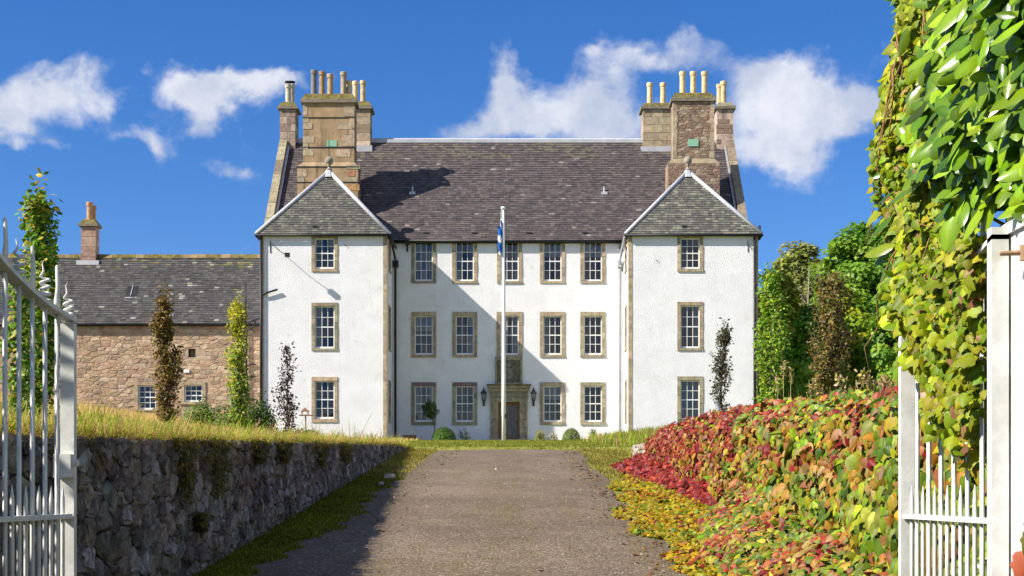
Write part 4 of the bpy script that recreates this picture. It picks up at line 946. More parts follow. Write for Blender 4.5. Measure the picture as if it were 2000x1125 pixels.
# ------------------------------------------------------------------ retaining walls
def left_wall():
    r = random.Random(9); y0, y1 = 1.0, 34.5; X = -2.5
    w = thing('retaining_wall', 'dark rubble retaining wall with moss, holding up the long grass', 'wall', (X - .2, 18, zd(18)))
    b = MB(); n = 40; bot = []; top = []
    for i in range(n + 1):
        y = lerp(y0, y1, i / n); bot.append((X - .015, y, zd(y) - .3)); top.append((X - .03, y, max(H(-3, y) - .02, zd(y) + .02)))
    V = bot + top + [(X - .45, p[1], p[2]) for p in top]; m = n + 1
    b.add(V, [(i, i + 1, m + i + 1, m + i) for i in range(n)] + [(m + i, m + i + 1, 2 * m + i + 1, 2 * m + i) for i in range(n)])
    b.add([bot[-1], (X - .45, y1, bot[-1][2]), (X - .45, y1, top[-1][2]), top[-1]], [(0, 1, 2, 3)]); b.build('wall_core', M['mortar'], w)
    pal = [(.25, .21, .15), (.19, .16, .115), (.31, .265, .195), (.16, .13, .095), (.26, .215, .145), (.37, .335, .27)]
    pcs = []
    for poly in voronoi(y1 - y0, 2.2, .23, .15, r, .55):
        yc = y0 + sum(p[0] for p in poly) / len(poly)
        poly = [(p[0], p[1]) for p in poly]
        hgt = H(-3, yc) - zd(yc); zc = max(p[1] for p in poly)
        poly = clip_half(poly, 0, 1, hgt + .10)
        if len(poly) < 3 or area(poly) < .004: continue
        T = lambda u, v, d: (X + d, y0 + u, zd(y0 + u) - .08 + v)
        s = stone(poly, T, jit(r.choice(pal), .28, r), r, .004, .026, True, .8)
        pcs.append((s[0], [f[::-1] for f in s[1]] if False else s[1], s[2], s[3] / yc ** 1.6 if yc > 6.3 else 0))
    emit(pcs, 'stone', 'stones', M['rubble'], w)
    # moss cushions hanging from the wall head
    g = np.random.default_rng(4)
    for px, ybot, wpx in ((348, 985, 24), (413, 972, 26), (495, 905, 16), (545, 905, 14), (620, 912, 16), (668, 905, 14), (378, 1040, 8)):
        D = -X * FPX / (1000 - px); wy = wpx * D / (1000 - px) * .95; zt = H(-3, D) + .03 if px != 378 else PZ(1000, D); zb = PZ(ybot, D); n = 5200
        u = g.uniform(-1, 1, n); v = g.random(n) ** 1.1; ok = (np.abs(u) < (1 - v) ** .6 * (1 + .4 * np.sin(v * 17 + px + u * 3)) * g.uniform(.35, 1.15, n)) & (np.sin(u * 7 + px) * np.cos(v * 9 + px) > -.75); u, v = u[ok], v[ok]; n = len(u)
        pos = np.stack([np.full(n, X + .055) + g.uniform(-.02, .05, n), D + u * wy, zt - v * (zt - zb)], 1)
        nrm = unit(np.array([1.0, 0, .25]) + g.normal(0, .5, (n, 3))); tip = np.array([.3, 0, -1.0]) + g.normal(0, .4, (n, 3))
        tag(link('moss', leaf_mesh('moss', pos, nrm, tip, g.uniform(.014, .034, n), pick(g, [(.13, .12, .014), (.17, .14, .018), (.09, .09, .014), (.20, .16, .03)], n, .25), OVAL, M['leaf']), w), kind='stuff')
left_wall()

def right_wall():
    r = random.Random(10); y0, y1 = 5.6, 31.0; X = 2.62
    w = thing('garden_wall', 'low pale rubble wall at the end of the red creeper', 'wall', (X + .2, 18, zd(18)))
    b = MB(); n = 30; bot = []; top = []
    for i in range(n + 1):
        y = lerp(y0, y1, i / n); bot.append((X + .015, y, zd(y) - .3)); top.append((X + .02, y, max(H(3, y) + .05, zd(y) + .05)))
    m = n + 1; b.add(bot + top + [(X + .45, p[1], p[2]) for p in top], [(m + i, m + i + 1, i + 1, i) for i in range(n)] + [(2 * m + i, 2 * m + i + 1, m + i + 1, m + i) for i in range(n)])
    b.add([bot[0], (X + .45, y0, bot[0][2]), (X + .45, y0, top[0][2]), top[0]], [(0, 1, 2, 3)]); b.build('wall_core', M['mortar2'], w)
    pal = [(.34, .28, .22), (.28, .23, .18), (.40, .35, .28), (.24, .2, .17)]; pcs = []
    for poly in voronoi(y1 - 22, 1.1, .26, .13, r, .45):
        yc = 22 + sum(p[0] for p in poly) / len(poly); poly = clip_half(poly, 0, 1, max(H(3, yc) + .05 - zd(yc) + .08, .1))
        if len(poly) < 3 or area(poly) < .004: continue
        pcs.append(stone(poly, lambda u, v, d: (X - d, 22 + u, zd(22 + u) - .08 + v), jit(r.choice(pal), .25, r), r, .012, .04, True, .35))
    emit(pcs, 'stone', 'stones', M['rubble2'], w, smooth=True)
right_wall()

# ------------------------------------------------------------------ creeper on the right wall and its yellow carpet
def creeper():
    g = np.random.default_rng(17); X = 2.6
    c = thing('virginia_creeper', 'thick creeper hiding the wall, leaves turning from green to crimson', 'creeper', (X - .1, 14, zd(14)))
    r = random.Random(2)
    for i in range(60):
        b = MB()
        y = r.uniform(6, 25); z0 = zd(y); pts = [(X - .06 - r.uniform(0, .1), y + r.uniform(-.6, .6) * t, lerp(z0, H(3, y) + .1, t)) for t in (0, .25, .5, .75, 1)]; b.tube(pts, [.014, .012, .01, .008, .004], 5, (.17, .10, .06)); b.build('stem', M['bark'], c, True)
    def top(y): return np.interp(y, [5.6, 8, 9.7, 12, 14.6, 18.2, 22, 25.2], [1.90, 1.95, 2.01, 2.12, 2.23, 2.36, 2.43, 2.42])
    red = np.array([(.19, .014, .012), (.25, .04, .016), (.13, .013, .013), (.28, .08, .022), (.25, .10, .05)])
    mid = np.array([(.27, .14, .016), (.31, .20, .018), (.24, .09, .03), (.22, .17, .016), (.31, .20, .07)])
    grn = np.array([(.11, .18, .009), (.18, .25, .010), (.06, .115, .008), (.26, .28, .013), (.16, .20, .035)])
    # hanging face, shingled, in tiers; the face leans out towards the foot near the gate
    n = 36000; y = g.uniform(5.6, 25.3, n) ; y = 5.6 + (y - 5.6) ** 1.05 / (19.7 ** .05); v = g.random(n) ** .85
    zt = top(y); zb = .076 * y; z = zt - v * (zt - zb) * .99
    belly = .10 + .13 * np.sin(np.pi * np.clip(v, 0, 1)) * (.6 + .4 * np.sin(y * 1.7)) + .12 * v * np.clip((14 - y) / 6, 0, 1) + .05 * np.sin(y * 4.3 + v * 9)
    x = X - belly - g.uniform(-.07, .12, n)
    thin = (g.random(n) < .72) & (v > .38) & (v < .88) & (y > 15.5) & (y < 21)      # bare, strawy patch
    pos = np.stack([x, y, z], 1)[~thin]; v = v[~thin]; y = y[~thin]; n = len(y)
    nrm = unit(np.array([-1.0, -.35, .28]) + g.normal(0, .42, (n, 3))); tip = np.array([-.25, -.1, -1.0]) + g.normal(0, .5, (n, 3))
    pat = .5 + .3 * np.sin(y * 2.3 + 4 * np.sin(v * 5 + y * .7)) + .3 * np.sin(y * 5.1 + 3 * np.sin(v * 8 - y)) + g.normal(0, .12, n)
    redness = np.clip((y - 10) / 17 + .26 * (1 - v) - .02 + .62 * (pat - .5), 0, 1.2)
    redness = np.where((y > 19) & (v < .3), redness + .25, redness)
    u = .5 + (g.random(n) - .5) * .75; cols = np.where((u < redness ** 1.5)[:, None], pick(g, red, n, .22), np.where((u < redness ** .6 * 1.15 + .16)[:, None], pick(g, mid, n, .22), pick(g, grn, n, .25)))
    size = np.exp(g.normal(0, .26, n)) * np.where(y < 14, .080, .070)
    show = size / y * (1 - .3 * np.abs(v - .3)) * np.where(pos[:, 0] / y * FPX + 1000 > 1750, 0.1, 1)
    leaves(c, pos, nrm, tip, size, cols, IVY, M['gloss'], 300, show=show)
    # crest over the wall head
    n = 10000; y = 5.6 + 19.9 * g.random(n) ** 1.0; w = g.random(n); x = X - .2 + w * .85; z = top(y) + .11 * np.sin(w * np.pi) + .05 * np.sin(y * 2.7) + .03 * np.sin(y * 7) + g.uniform(-.07, .09, n)
    pos = np.stack([x, y, z], 1); nrm = unit(np.array([-.55, -.35, .9]) + g.normal(0, .4, (n, 3))); tip = np.array([-.8, -.25, -.35]) + g.normal(0, .5, (n, 3))
    redness = np.clip((y - 8) / 15 + .15 + g.normal(0, .15, n) + .25 * np.sin(y * 2), 0, 1.2); u = g.random(n)
    cols = np.where((u < redness ** 1.5)[:, None], pick(g, red, n, .22), np.where((u < redness ** .6)[:, None], pick(g, mid, n, .22), pick(g, grn, n, .25)))
    leaves(c, pos, nrm, tip, g.uniform(.045, .085, n), cols, IVY, M['gloss'], rest='crest_leaves')
    # crimson skirt at the foot of the far half
    n = 2600; y = g.uniform(16.0, 25.3, n); w = g.random(n) ** .9; x = X - .18 - w * np.interp(y, [16, 18, 22, 25.3], [.12, .2, .5, .62]); z = .076 * y + .03 + .26 * (1 - w) + g.uniform(0, .1, n)
    pos = np.stack([x, y, z], 1); nrm = unit(np.array([-.5, -.4, .9]) + g.normal(0, .4, (n, 3))); tip = np.array([-1, -.2, -.3]) + g.normal(0, .5, (n, 3))
    leaves(c, pos, nrm, tip, g.uniform(.06, .11, n), pick(g, red[:3], n, .25), IVY, M['gloss'], rest='foot_leaves')
    # sprawling runners near the gate
    n = 5600; y = g.uniform(8, 15.0, n); w = g.random(n); x = X - .25 - w * np.interp(y, [8, 12, 15], [.85, .75, .35]); z = .076 * y + .04 + .34 * (1 - w) ** 1.2 + g.uniform(0, .12, n)
    pos = np.stack([x, y, z], 1); nrm = unit(np.array([-.45, -.45, .9]) + g.normal(0, .4, (n, 3))); tip = np.array([-.9, -.4, -.3]) + g.normal(0, .5, (n, 3)); u = g.random(n) + .25 * np.sin(y * 3) 
    cols = np.where((u < .2)[:, None], pick(g, red, n, .25), np.where((u < .55)[:, None], pick(g, mid, n, .2), pick(g, grn * .85, n, .25)))
    leaves(c, pos, nrm, tip, g.uniform(.04, .08, n), cols, IVY, M['gloss'], rest='runner_leaves')
    k = thing('ground_ivy', 'carpet of small yellow leaves between the drive and the red creeper', 'ivy', (1.7, 16, zd(16)))
    n = 17000; y = 8 + 15.5 * g.random(n) ** .95; w = g.random(n); edge = 1.33 + .12 * np.sin(y * 1.1) + .09 * np.sin(y * 2.9 + 1) + .05 * np.sin(y * 7) + .012 * np.clip(y - 16, 0, 9) ** 2 
    x = lerp(edge, 2.45, w ** 1.15); z = .076 * y + .03 + g.uniform(0, .075, n) * (.5 + w)
    pos = np.stack([x, y, z], 1); nrm = unit(np.array([-.2, -.3, 1.0]) + g.normal(0, .4, (n, 3))); tip = g.normal(size=(n, 3)) * np.array([1, 1, .3])
    yel = [(.34, .25, .008), (.38, .28, .01), (.29, .235, .008), (.37, .19, .008), (.20, .20, .01)]; u = g.random(n) + .2 * np.sin(y * 1.9 + w * 3)
    cols = np.where((u < .08)[:, None], pick(g, red, n, .2), np.where((u > .93)[:, None], pick(g, grn, n, .2), pick(g, yel, n, .18)))
    leaves(k, pos, nrm, tip, g.uniform(.03, .06, n) * np.interp(y, [8, 24], [1, 1.25]), cols, VINE, M['leaf'], 300)
creeper()
# ------------------------------------------------------------------ gates
def gate_leaf(name, label, X, ya, yb, side, r, rail, ztips, post_top):
    """leaf standing open along the drive from ya (free stile) to yb (hinge end); rail(y) height of the swept top rail"""
    zg = zd(5) + .07; t = thing(name, label, 'gate', (X, (ya + yb) / 2, zd(5)), 'pair of white iron drive gates')
    zm = 1.5 - 43 / FPX * 5 + .0
    b = MB(); b.box(X - .024, X + .024, ya - .016, ya + .016, zg, rail(ya) - .014); b.build('stile', M['gate'], t)
    b = MB(); b.box(X - .024, X + .024, yb - .02, yb + .02, zg, rail(yb) + .03); b.build('stile', M['gate'], t)
    n = 16; ys = [lerp(ya + .016, yb - .02, i / n) for i in range(n + 1)]
    b = MB(); h = .007
    V = [(X - .024, y, rail(y) - h) for y in ys] + [(X + .024, y, rail(y) - h) for y in ys] + [(X + .024, y, rail(y) + h) for y in ys] + [(X - .024, y, rail(y) + h) for y in ys]; m = n + 1
    b.add(V, [(k * m + i, k * m + i + 1, ((k + 1) % 4) * m + i + 1, ((k + 1) % 4) * m + i) for k in range(4) for i in range(n)] + [(0, m, 2 * m, 3 * m), (m - 1, 4 * m - 1, 3 * m - 1, 2 * m - 1)]); b.build('top_rail', M['gate'], t)
    for z in (zm, zg + .06):
        b = MB(); b.box(X - .02, X + .02, min(ya, yb) + .02, max(ya, yb) - .02, z - .008, z + .008); b.build('rail', M['gate'], t)
    L = abs(yb - ya); nb = max(2, round(L / .128)); 
    for i in range(1, nb):
        y = lerp(ya, yb, i / nb); zt = rail(y); b = MB(); b.tube([(X, y, zg), (X, y, zt - .008)], .0078, 8); bar = b.build('bar', M['gate'], t, True)
        b = MB(); z0 = zt + .007
        if i % 2 == (1 if side < 0 else 0):
            b.tube([(X, y, z0), (X, y, z0 + .03), (X + .003, y, z0 + .08), (X, y, z0 + .15), (X, y, z0 + .155)], [.011, .011, .0075, .006, .001], 8); b.build('spike', M['gate'], bar, True)
        else: coil(b, X, y, z0, r); b.build('twisted_finial', M['gate'], bar, True)
        y2 = lerp(ya, yb, (i - .5) / nb); b = MB(); b.tube([(X, y2, zg), (X, y2, zm + .06), (X, y2, zm + .105)], [.007, .007, .001], 7); b.build('dog_bar', M['gate'], t, True)
    b = MB(); coil(b, X, ya, rail(ya) - .01, r); b.build('twisted_finial', M['gate'], t, True)
    if side < 0:
        b = MB(); zl = PZ(905, 5); b.box(X - .03, X + .03, ya - .075, ya - .018, zl - .05, zl + .03); b.tube([(X + .01, ya - .05, zl), (X + .05, ya - .05, zl)], .012, 8); b.build('latch', M['gate'], t)
    return t
def coil(b, X, y, z0, r):
    pts = []; rad = []; n = 44; turns = 3.6; hh = .082
    for i in range(n + 1):
        q = i / n; a = q * turns * 6.283; R_ = .0165 * (1 - .15 * q); pts.append((X + R_ * math.cos(a), y + R_ * math.sin(a), z0 + .006 + hh * q)); rad.append(.0066 * (1 - .3 * q))
    x, yy, z = pts[-1]
    for q in (.25, .5, .75, 1.0): pts.append((lerp(x, X, q) + .006 * math.sin(q * 6), lerp(yy, y, q), z + .055 * q)); rad.append(.0055 * (1 - q * .85))
    b.tube(pts, rad, 6)
rg = random.Random(31)
rail_l = lambda y: float(np.interp(y, [2.6, 3.2, 3.7, 4.0, 4.34, 4.65, 5.0], [2.80, 2.60, 2.40, 2.29, 2.19, 2.135, 2.107]))
gate_leaf('drive_gate', 'white iron gate leaf with twisted finials standing against the dark rubble wall', -1.547, 5.0, 2.62, -1, rg, rail_l, None, None)
rail_r = lambda y: float(np.interp(y, [4.05, 4.4, 4.7, 5.0], [2.225, 2.15, 2.11, 2.095]))
gr = gate_leaf('drive_gate', 'white iron gate leaf overgrown with green vine in front of the creeper', 1.376, 5.0, 4.06, 1, rg, rail_r, None, None)
def gate_post():
    x0 = 1.408; y0 = 3.93; zt = PZ(452, 4.0)
    t = thing('gate_post', 'square white gate post half hidden under glossy laurel leaves', 'post', (x0 + .08, y0 + .08, zd(4)))
    b = MB(); b.box(x0, x0 + .16, y0, y0 + .16, zd(4) - .1, zt); b.build('shaft', M['gate'], t)
    b = MB(); e = .018; ring = lambda o, z: [(x0 - o, y0 - o, z), (x0 + .16 + o, y0 - o, z), (x0 + .16 + o, y0 + .16 + o, z), (x0 - o, y0 + .16 + o, z)]
    b.prism(ring(.012, zt + .001), ring(.012, zt + .03)); b.prism(ring(.012, zt + .0305), ring(-.06, zt + .08)); b.build('cap', M['paint'], t)
    for z in (PZ(505, 4.0), .75):
        b = MB(); b.tube([(x0 - .075, y0 - .012, z), (x0 - .02, y0 - .016, z + .002), (x0 + .04, y0 - .012, z + .002), (x0 + .055, y0 + .003, z)], [.006, .008, .008, .005], 7); b.tube([(x0 - .012, y0 - .018, z - .02), (x0 - .012, y0 - .018, z + .022)], .011, 8); b.build('hinge', M['rust'], t)
gate_post()

# ------------------------------------------------------------------ laurel and vine over the gate
def hedge():
    g = np.random.default_rng(23)
    lau = thing('laurel_hedge', 'tall glossy green laurel leaning over the white gate post', 'hedge', (1.8, 4.4, zd(4.5)))
    vin = thing('climbing_vine', 'yellow green lobed vine hanging over the overgrown gate leaf', 'vine', (1.5, 4.9, zd(5)))
    r = random.Random(8)
    for i in range(9):
        b = MB(); x, y = r.uniform(1.7, 2.6), r.uniform(4.25, 5.2); b.tube([(x, y, zd(5) - .1), (x + r.uniform(-.1, .1), y, 1.6), (x + r.uniform(-.25, .1), y + r.uniform(-.1, .1), 3.0), (x + r.uniform(-.3, .1), y, 4.0)], [.035, .03, .02, .008], 6, (.12, .09, .06)); b.build('branch', M['bark'], lau, True)
    for i in range(60):
        b = MB(); z = r.uniform(2.0, 4.0); y = r.uniform(4.0, 5.3); b.tube([(1.8, y + .1, z - .15), (1.6, y, z), (1.42, y - .05, z + .08)], [.01, .007, .003], 5, (.2, .13, .06)); b.build('twig', M['bark'], lau, True)
    for i in range(20):
        b = MB(); y = r.uniform(4.3, 5.3); z = r.uniform(2.1, 3.7); p = Vector((1.42 - r.uniform(0, .06), y, z)); pts = [p]
        for _ in range(5): p = p + Vector((r.uniform(-.03, .03), r.uniform(-.16, .16), -r.uniform(.03, .15))); pts.append(p)
        b.tube(pts, [.0035, .0035, .003, .003, .002, .0015], 5, (.26, .15, .06)); b.build('stem', M['bark'], vin, True)
    # left face of the mass: xf(y,z)
    def xf(y, z): return 1.41 + .035 * np.sin(y * 5 + z * 3) + .03 * np.sin(z * 7 + y * 9) + np.where(z > 2.6, .05 * (z - 2.6), 0) - .05 * np.exp(-((z - 2.55) / .25) ** 2)
    lg = [(0.138, 0.247, 0.007), (0.190, 0.305, 0.009), (0.098, 0.190, 0.007), (0.230, 0.345, 0.014), (0.069, 0.138, 0.009)]
    vg = [(0.230, 0.305, 0.007), (0.287, 0.333, 0.009), (0.333, 0.333, 0.011), (0.161, 0.241, 0.007), (0.230, 0.241, 0.014), (0.138, 0.207, 0.009)]
    # laurel: near part of the face, the front over the post, and deep filling behind
    n = 3600; y = 3.75 + .95 * g.random(n) ** .9; z = g.uniform(2.32, 4.1, n); x = xf(y, z) - .02 + g.random(n) ** 1.5 * .22 - .06 * g.random(n)
    nf = 2600; xx = 1.40 + 1.4 * g.random(nf); zf = g.uniform(2.22, 4.1, nf); yf = 3.80 + .2 * g.random(nf) ** 1.3 + .03 * np.sin(xx * 9 + zf * 5)
    nd = 3500; xd = g.uniform(1.75, 2.9, nd); yd = g.uniform(4.05, 5.5, nd); zd_ = g.uniform(.7, 4.1, nd)
    ns = 16; ys = g.uniform(4.95, 5.3, ns); zs = np.array([PZ(q, 5.1) for q in g.uniform(40, 780, ns)]); xs = 1.40 - g.uniform(0, .04, ns)
    keep = ~((z < 2.5) & (y > 4.25))
    px_ = np.concatenate([x[keep], xx, xd, xs]); py_ = np.concatenate([y[keep], yf, yd, ys]); pz_ = np.concatenate([z[keep], zf, zd_, zs]); pos = np.stack([px_, py_, pz_], 1); n1, n2, n3 = keep.sum(), nf, nd; N_ = len(pos)
    base = np.concatenate([np.tile([-.75, -.45, .55], (n1, 1)), np.tile([-.35, -.85, .55], (n2, 1)), np.tile([-.3, -.3, .8], (n3, 1)), np.tile([-.7, -.55, .5], (ns, 1))])
    nrm = unit(base + g.normal(0, .33, (N_, 3))); tip = np.concatenate([np.tile([-.6, -.35, -.15], (n1, 1)), np.tile([-.55, -.5, -.2], (n2, 1)), np.tile([-.3, -.3, .1], (n3, 1)), np.tile([-1.0, -.1, .1], (ns, 1))]) + g.normal(0, .45, (N_, 3))
    size = np.exp(g.normal(0, .22, N_)) * .088; cols = pick(g, lg, N_, .25)
    show = size / py_ * np.where((px_ / py_ * FPX + 1000 < 2010) & (px_ < 1.7), 1, .1)
    leaves(lau, pos, nrm, tip, size, cols, LAUREL, M['laurel'], 300, show=show)
    # vine: far part of the face and trails over the gate bars
    n = 19000; y = 4.35 + 1.0 * g.random(n) ** .75; z = g.uniform(2.0, 4.05, n); z = np.where((y > 4.85) & (z < 2.12), z + .4, z); x = xf(y, z) - .015 + g.random(n) * .11
    m = 10000; y2 = g.uniform(4.15, 5.12, m); z2 = 2.25 - .78 * g.random(m) ** 1.35; x2 = 1.376 + np.where(g.random(m) < .5, -.03, .04) + g.normal(0, .02, m)
    lim = np.interp(y2, [4.1, 4.45, 4.6, 4.85, 5.0, 5.15], [1.68, 1.60, 1.80, 1.94, 2.12, 2.12]) + .05 * np.sin(y2 * 23); ok = (z2 > lim) & (g.random(m) < np.clip((z2 - lim) * 3 + .25, 0, 1)) & ~((np.abs(y2 - 5.0) < .06) & (z2 < 2.03))
    pos = np.concatenate([np.stack([x, y, z], 1), np.stack([x2, y2, z2], 1)[ok]]); N_ = len(pos)
    keep = ~((pos[:, 1] < 4.6) & (pos[:, 2] > 2.35) & (g.random(N_) < .75)); pos = pos[keep]; N_ = len(pos)
    nrm = unit(np.array([-.8, -.45, .45]) + g.normal(0, .42, (N_, 3))); tip = np.array([-.4, -.2, -.8]) + g.normal(0, .6, (N_, 3))
    size = np.exp(g.normal(0, .28, N_)) * .033; u = g.random(N_); cols = np.where((u < .05)[:, None], pick(g, [(.30, .17, .07), (.25, .12, .06)], N_, .2), pick(g, vg, N_, .2))
    leaves(vin, pos, nrm, tip, size, cols, VINE, M['leaf'], 300)
    # a few red leaves on the post and rail
    n = 70; pos = np.stack([g.uniform(1.40, 1.56, n), g.uniform(3.84, 3.915, n), PZ(1125, 3.9) - .25 + g.random(n) ** 1.4 * .42], 1)
    nrm = unit(np.array([-.3, -.9, .3]) + g.normal(0, .35, (n, 3))); tip = np.array([-.2, -.2, -1.0]) + g.normal(0, .5, (n, 3))
    leaves(vin, pos, nrm, tip, g.uniform(.04, .09, n), pick(g, [(.36, .10, .05), (.30, .22, .04), (.40, .16, .05), (.22, .25, .03)], n, .2), VINE, M['leaf'], rest='red_leaves')
hedge()
def shade_hedge():  # out-of-frame laurel put in to cast shade on the gate bars
    g = np.random.default_rng(29); r = random.Random(12)
    t = thing('laurel_hedge', 'clipped laurel beside the hinge end of the wall side gate leaf', 'hedge', (-2.4, 3.4, zd(3.4)))
    for i in range(8):
        b = MB(); x, y = r.uniform(-3.0, -2.0), r.uniform(2.6, 4.0); b.tube([(x, y, zd(3) - .1), (x, y + .05, 1.8), (x + r.uniform(-.2, .2), y, 3.2)], [.035, .03, .01], 6, (.12, .09, .06)); b.build('branch', M['bark'], t, True)
    n = 5200; pos = np.stack([g.uniform(-3.3, -1.8, n), g.uniform(2.3, 4.25, n), g.uniform(.5, 3.55, n)], 1); c = np.array([-2.5, 3.3, 2.0]); o = unit(pos - c)
    nrm = unit(o + np.array([0, 0, .4]) + g.normal(0, .4, (n, 3))); tip = o + g.normal(0, .6, (n, 3))
    leaves(t, pos, nrm, tip, g.uniform(.09, .14, n), pick(g, [(.095, .20, .010), (.13, .245, .014), (.07, .155, .010)], n, .2), LAUREL, M['laurel'])
shade_hedge()

# ------------------------------------------------------------------ grass
def grass():
    g = np.random.default_rng(41)
    gr_ = [(.25, .40, .018), (.33, .44, .025), (.20, .33, .016)]; dry = [(.42, .29, .12), (.38, .26, .10), (.46, .34, .16), (.33, .23, .09)]
    def field(n, x0, x1, y0, y1, h, w, dryf, name, lean=.45, power=1.0):
        y = y0 + (y1 - y0) * g.random(n) ** power; x = g.uniform(x0, x1, n); z = Hv(x, y); u = g.random(n)
        d = dryf(x, y); cols = np.where((u < d)[:, None], pick(g, np.array(dry) * np.where(y0 > 30, 1.5, 1.15), n, .15), pick(g, gr_, n, .22)); hh = h(x, y, u < d) * g.uniform(.5, 1.3, n)
        return blades(g, np.stack([x, y, z - .02], 1), hh, w * np.maximum(.6, y / 18), g.uniform(.15, lean * 2, n), cols, name)
    pat = lambda x, y: .5 + .5 * np.sin(x * .55 + 2 * np.sin(y * .21)) * np.cos(y * .17 + x * .2)
    # long grass of the left bank
    o = field(52000, -12.5, -2.55, 6.5, 34, lambda x, y, d: (np.where(d, .15, .10) + .04 * pat(x, y)) * np.interp(y, [7, 16, 30], [.45, .7, 1.1]), .008, lambda x, y: .12 + .35 * pat(x, y) + .35 * (x > -3.4), 'grass', power=1.0); tag(o, 'lush green grass of the bank above the dark rubble wall', 'grass', kind='stuff')
    o = field(70000, -27, -4.5, 34, 72.5, lambda x, y, d: np.where(d, .55, .28) * np.where(x > -10.5, .3, 1) * np.where(y > 62, 1.15, 1), .012, lambda x, y: np.where(x > -11.5, .2, .25 + .65 * np.clip((y - 46) / 14, 0, 1)), 'dry_grass', lean=.3); tag(o, 'tall straw coloured grass in front of the stone cottage', 'grass', kind='stuff')
    # shaggy fringe over the wall head
    n = 26000; y = 5.5 + 29 * g.random(n) ** 1.25; x = -2.50 - g.random(n) * .16; z = Hv(np.full(n, -3.0), y) + g.uniform(-.06, .03, n); u = g.random(n)
    cols = np.where((u < .7)[:, None], pick(g, np.array(dry) * 1.15, n, .2), pick(g, gr_, n, .2))
    o = blades(g, np.stack([x, y, z], 1), np.exp(g.normal(0, .5, n)) * .10, .006 * np.maximum(1, y / 14), g.uniform(.5, 1.5, n), cols, 'wall_head_grass', droop=np.array([.75, -.3, 0])); tag(o, 'shaggy dry grass fringe drooping over the dark rubble wall', 'grass', kind='stuff')
    # mossy verge at the foot of the left wall
    n = 46000; y = 8 + 26 * g.random(n) ** 1.45; w = g.random(n); edge = -1.88 + .08 * np.sin(y * .9) + .09 * np.sin(y * .37 + 1) + .07 * np.sin(y * 3.1) + .07 * np.sin(y * 7.3); x = lerp(edge, -2.46, w ** .8); z = .076 * y
    z = np.vectorize(zd)(y); gm = pick(g, [(.17, .20, .015), (.22, .23, .02), (.12, .14, .015), (.24, .21, .03)], n, .25); far = y > 24; gm[far] = pick(g, [(.33, .26, .06), (.25, .22, .04), (.38, .30, .09)], far.sum(), .2)
    o = blades(g, np.stack([x, y, z + .012], 1), g.uniform(.012, .045, n), .012 * np.maximum(1, y / 14), g.uniform(.3, 1.3, n), gm, 'mossy_verge'); tag(o, 'low mossy verge between the drive and the dark rubble wall', 'moss', kind='stuff')
    # golden verge either side of the drive head
    n = 9000; y = g.uniform(23, 34, n); s = g.random(n) < .3; x = np.where(s, g.uniform(-2.4, -1.72, n) , g.uniform(1.5, 2.6, n)); z = np.vectorize(zd)(y)
    o = blades(g, np.stack([x, y, z], 1), g.uniform(.02, .10, n), .018, g.uniform(.2, 1.2, n), pick(g, [(.36, .28, .07), (.28, .25, .05), (.40, .31, .11), (.20, .22, .03)], n, .2), 'dry_verge'); tag(o, 'yellowing low verge at the head of the drive below the lawn', 'grass', kind='stuff')
    # mown lawn before the house, with a slightly raised edge
    b = MB(); n = 40
    pts = []
    for i in range(n + 1):
        x = lerp(-6, 6, i / n); y = 33.7 + .12 * math.sin(x * 1.7) + .02 * x * x; pts.append((x, y))
    V = [(x, y - .05, zd(y) + .0) for x, y in pts] + [(x, y + .02, zd(y) + .085 + .015 * math.sin(x * 9)) for x, y in pts] + [(x, y + 1.2, zd(y + 1.2) + .03) for x, y in pts] + [(x, y + 2.4, zd(y + 2.4) - .02) for x, y in pts]; m = n + 1
    b.add(V, [(k * m + i, k * m + i + 1, (k + 1) * m + i + 1, (k + 1) * m + i) for k in range(3) for i in range(n)])
    lm = material('lawn_edge', (.20, .20, .035), .95, var=.3, vscale=5, bump=.9, bscale=30, bdist=.04); tag(b.build('lawn_edge', lm, None, True), kind='structure')
    n = 60000; x = g.uniform(-6.5, 12, n); y = 33.7 + 38 * g.random(n) ** 1.2; z = Hv(x, y); cols = pick(g, [(.20, .24, .03), (.25, .25, .045), (.16, .21, .025), (.30, .27, .07)], n, .15)
    z = z + np.where((y < 35) & (np.abs(x) < 6), .06, 0)
    o = blades(g, np.stack([x, y, z - .01], 1), g.uniform(.04, .09, n) * np.where(x > 3, 1.8, 1), .02 * np.maximum(1, y / 34), g.uniform(.2, .9, n), cols, 'lawn_grass'); tag(o, 'short mown lawn between the drive head and the white house', 'grass', kind='stuff')
    # right bank
    n = 26000; x = 2.9 + 13 * g.random(n); y = g.uniform(8, 60, n); z = Hv(x, y); u = g.random(n)
    o = blades(g, np.stack([x, y, z - .02], 1), g.uniform(.15, .5, n), .011 * np.maximum(1, y / 18), g.uniform(.1, .7, n), np.where((u < .55)[:, None], pick(g, dry, n, .2), pick(g, gr_, n, .2)), 'rough_grass'); tag(o, 'rough dry grass on the bank behind the creeper covered wall', 'grass', kind='stuff')
    # seed heads and weeds sticking up behind the creeper
    r = random.Random(77)
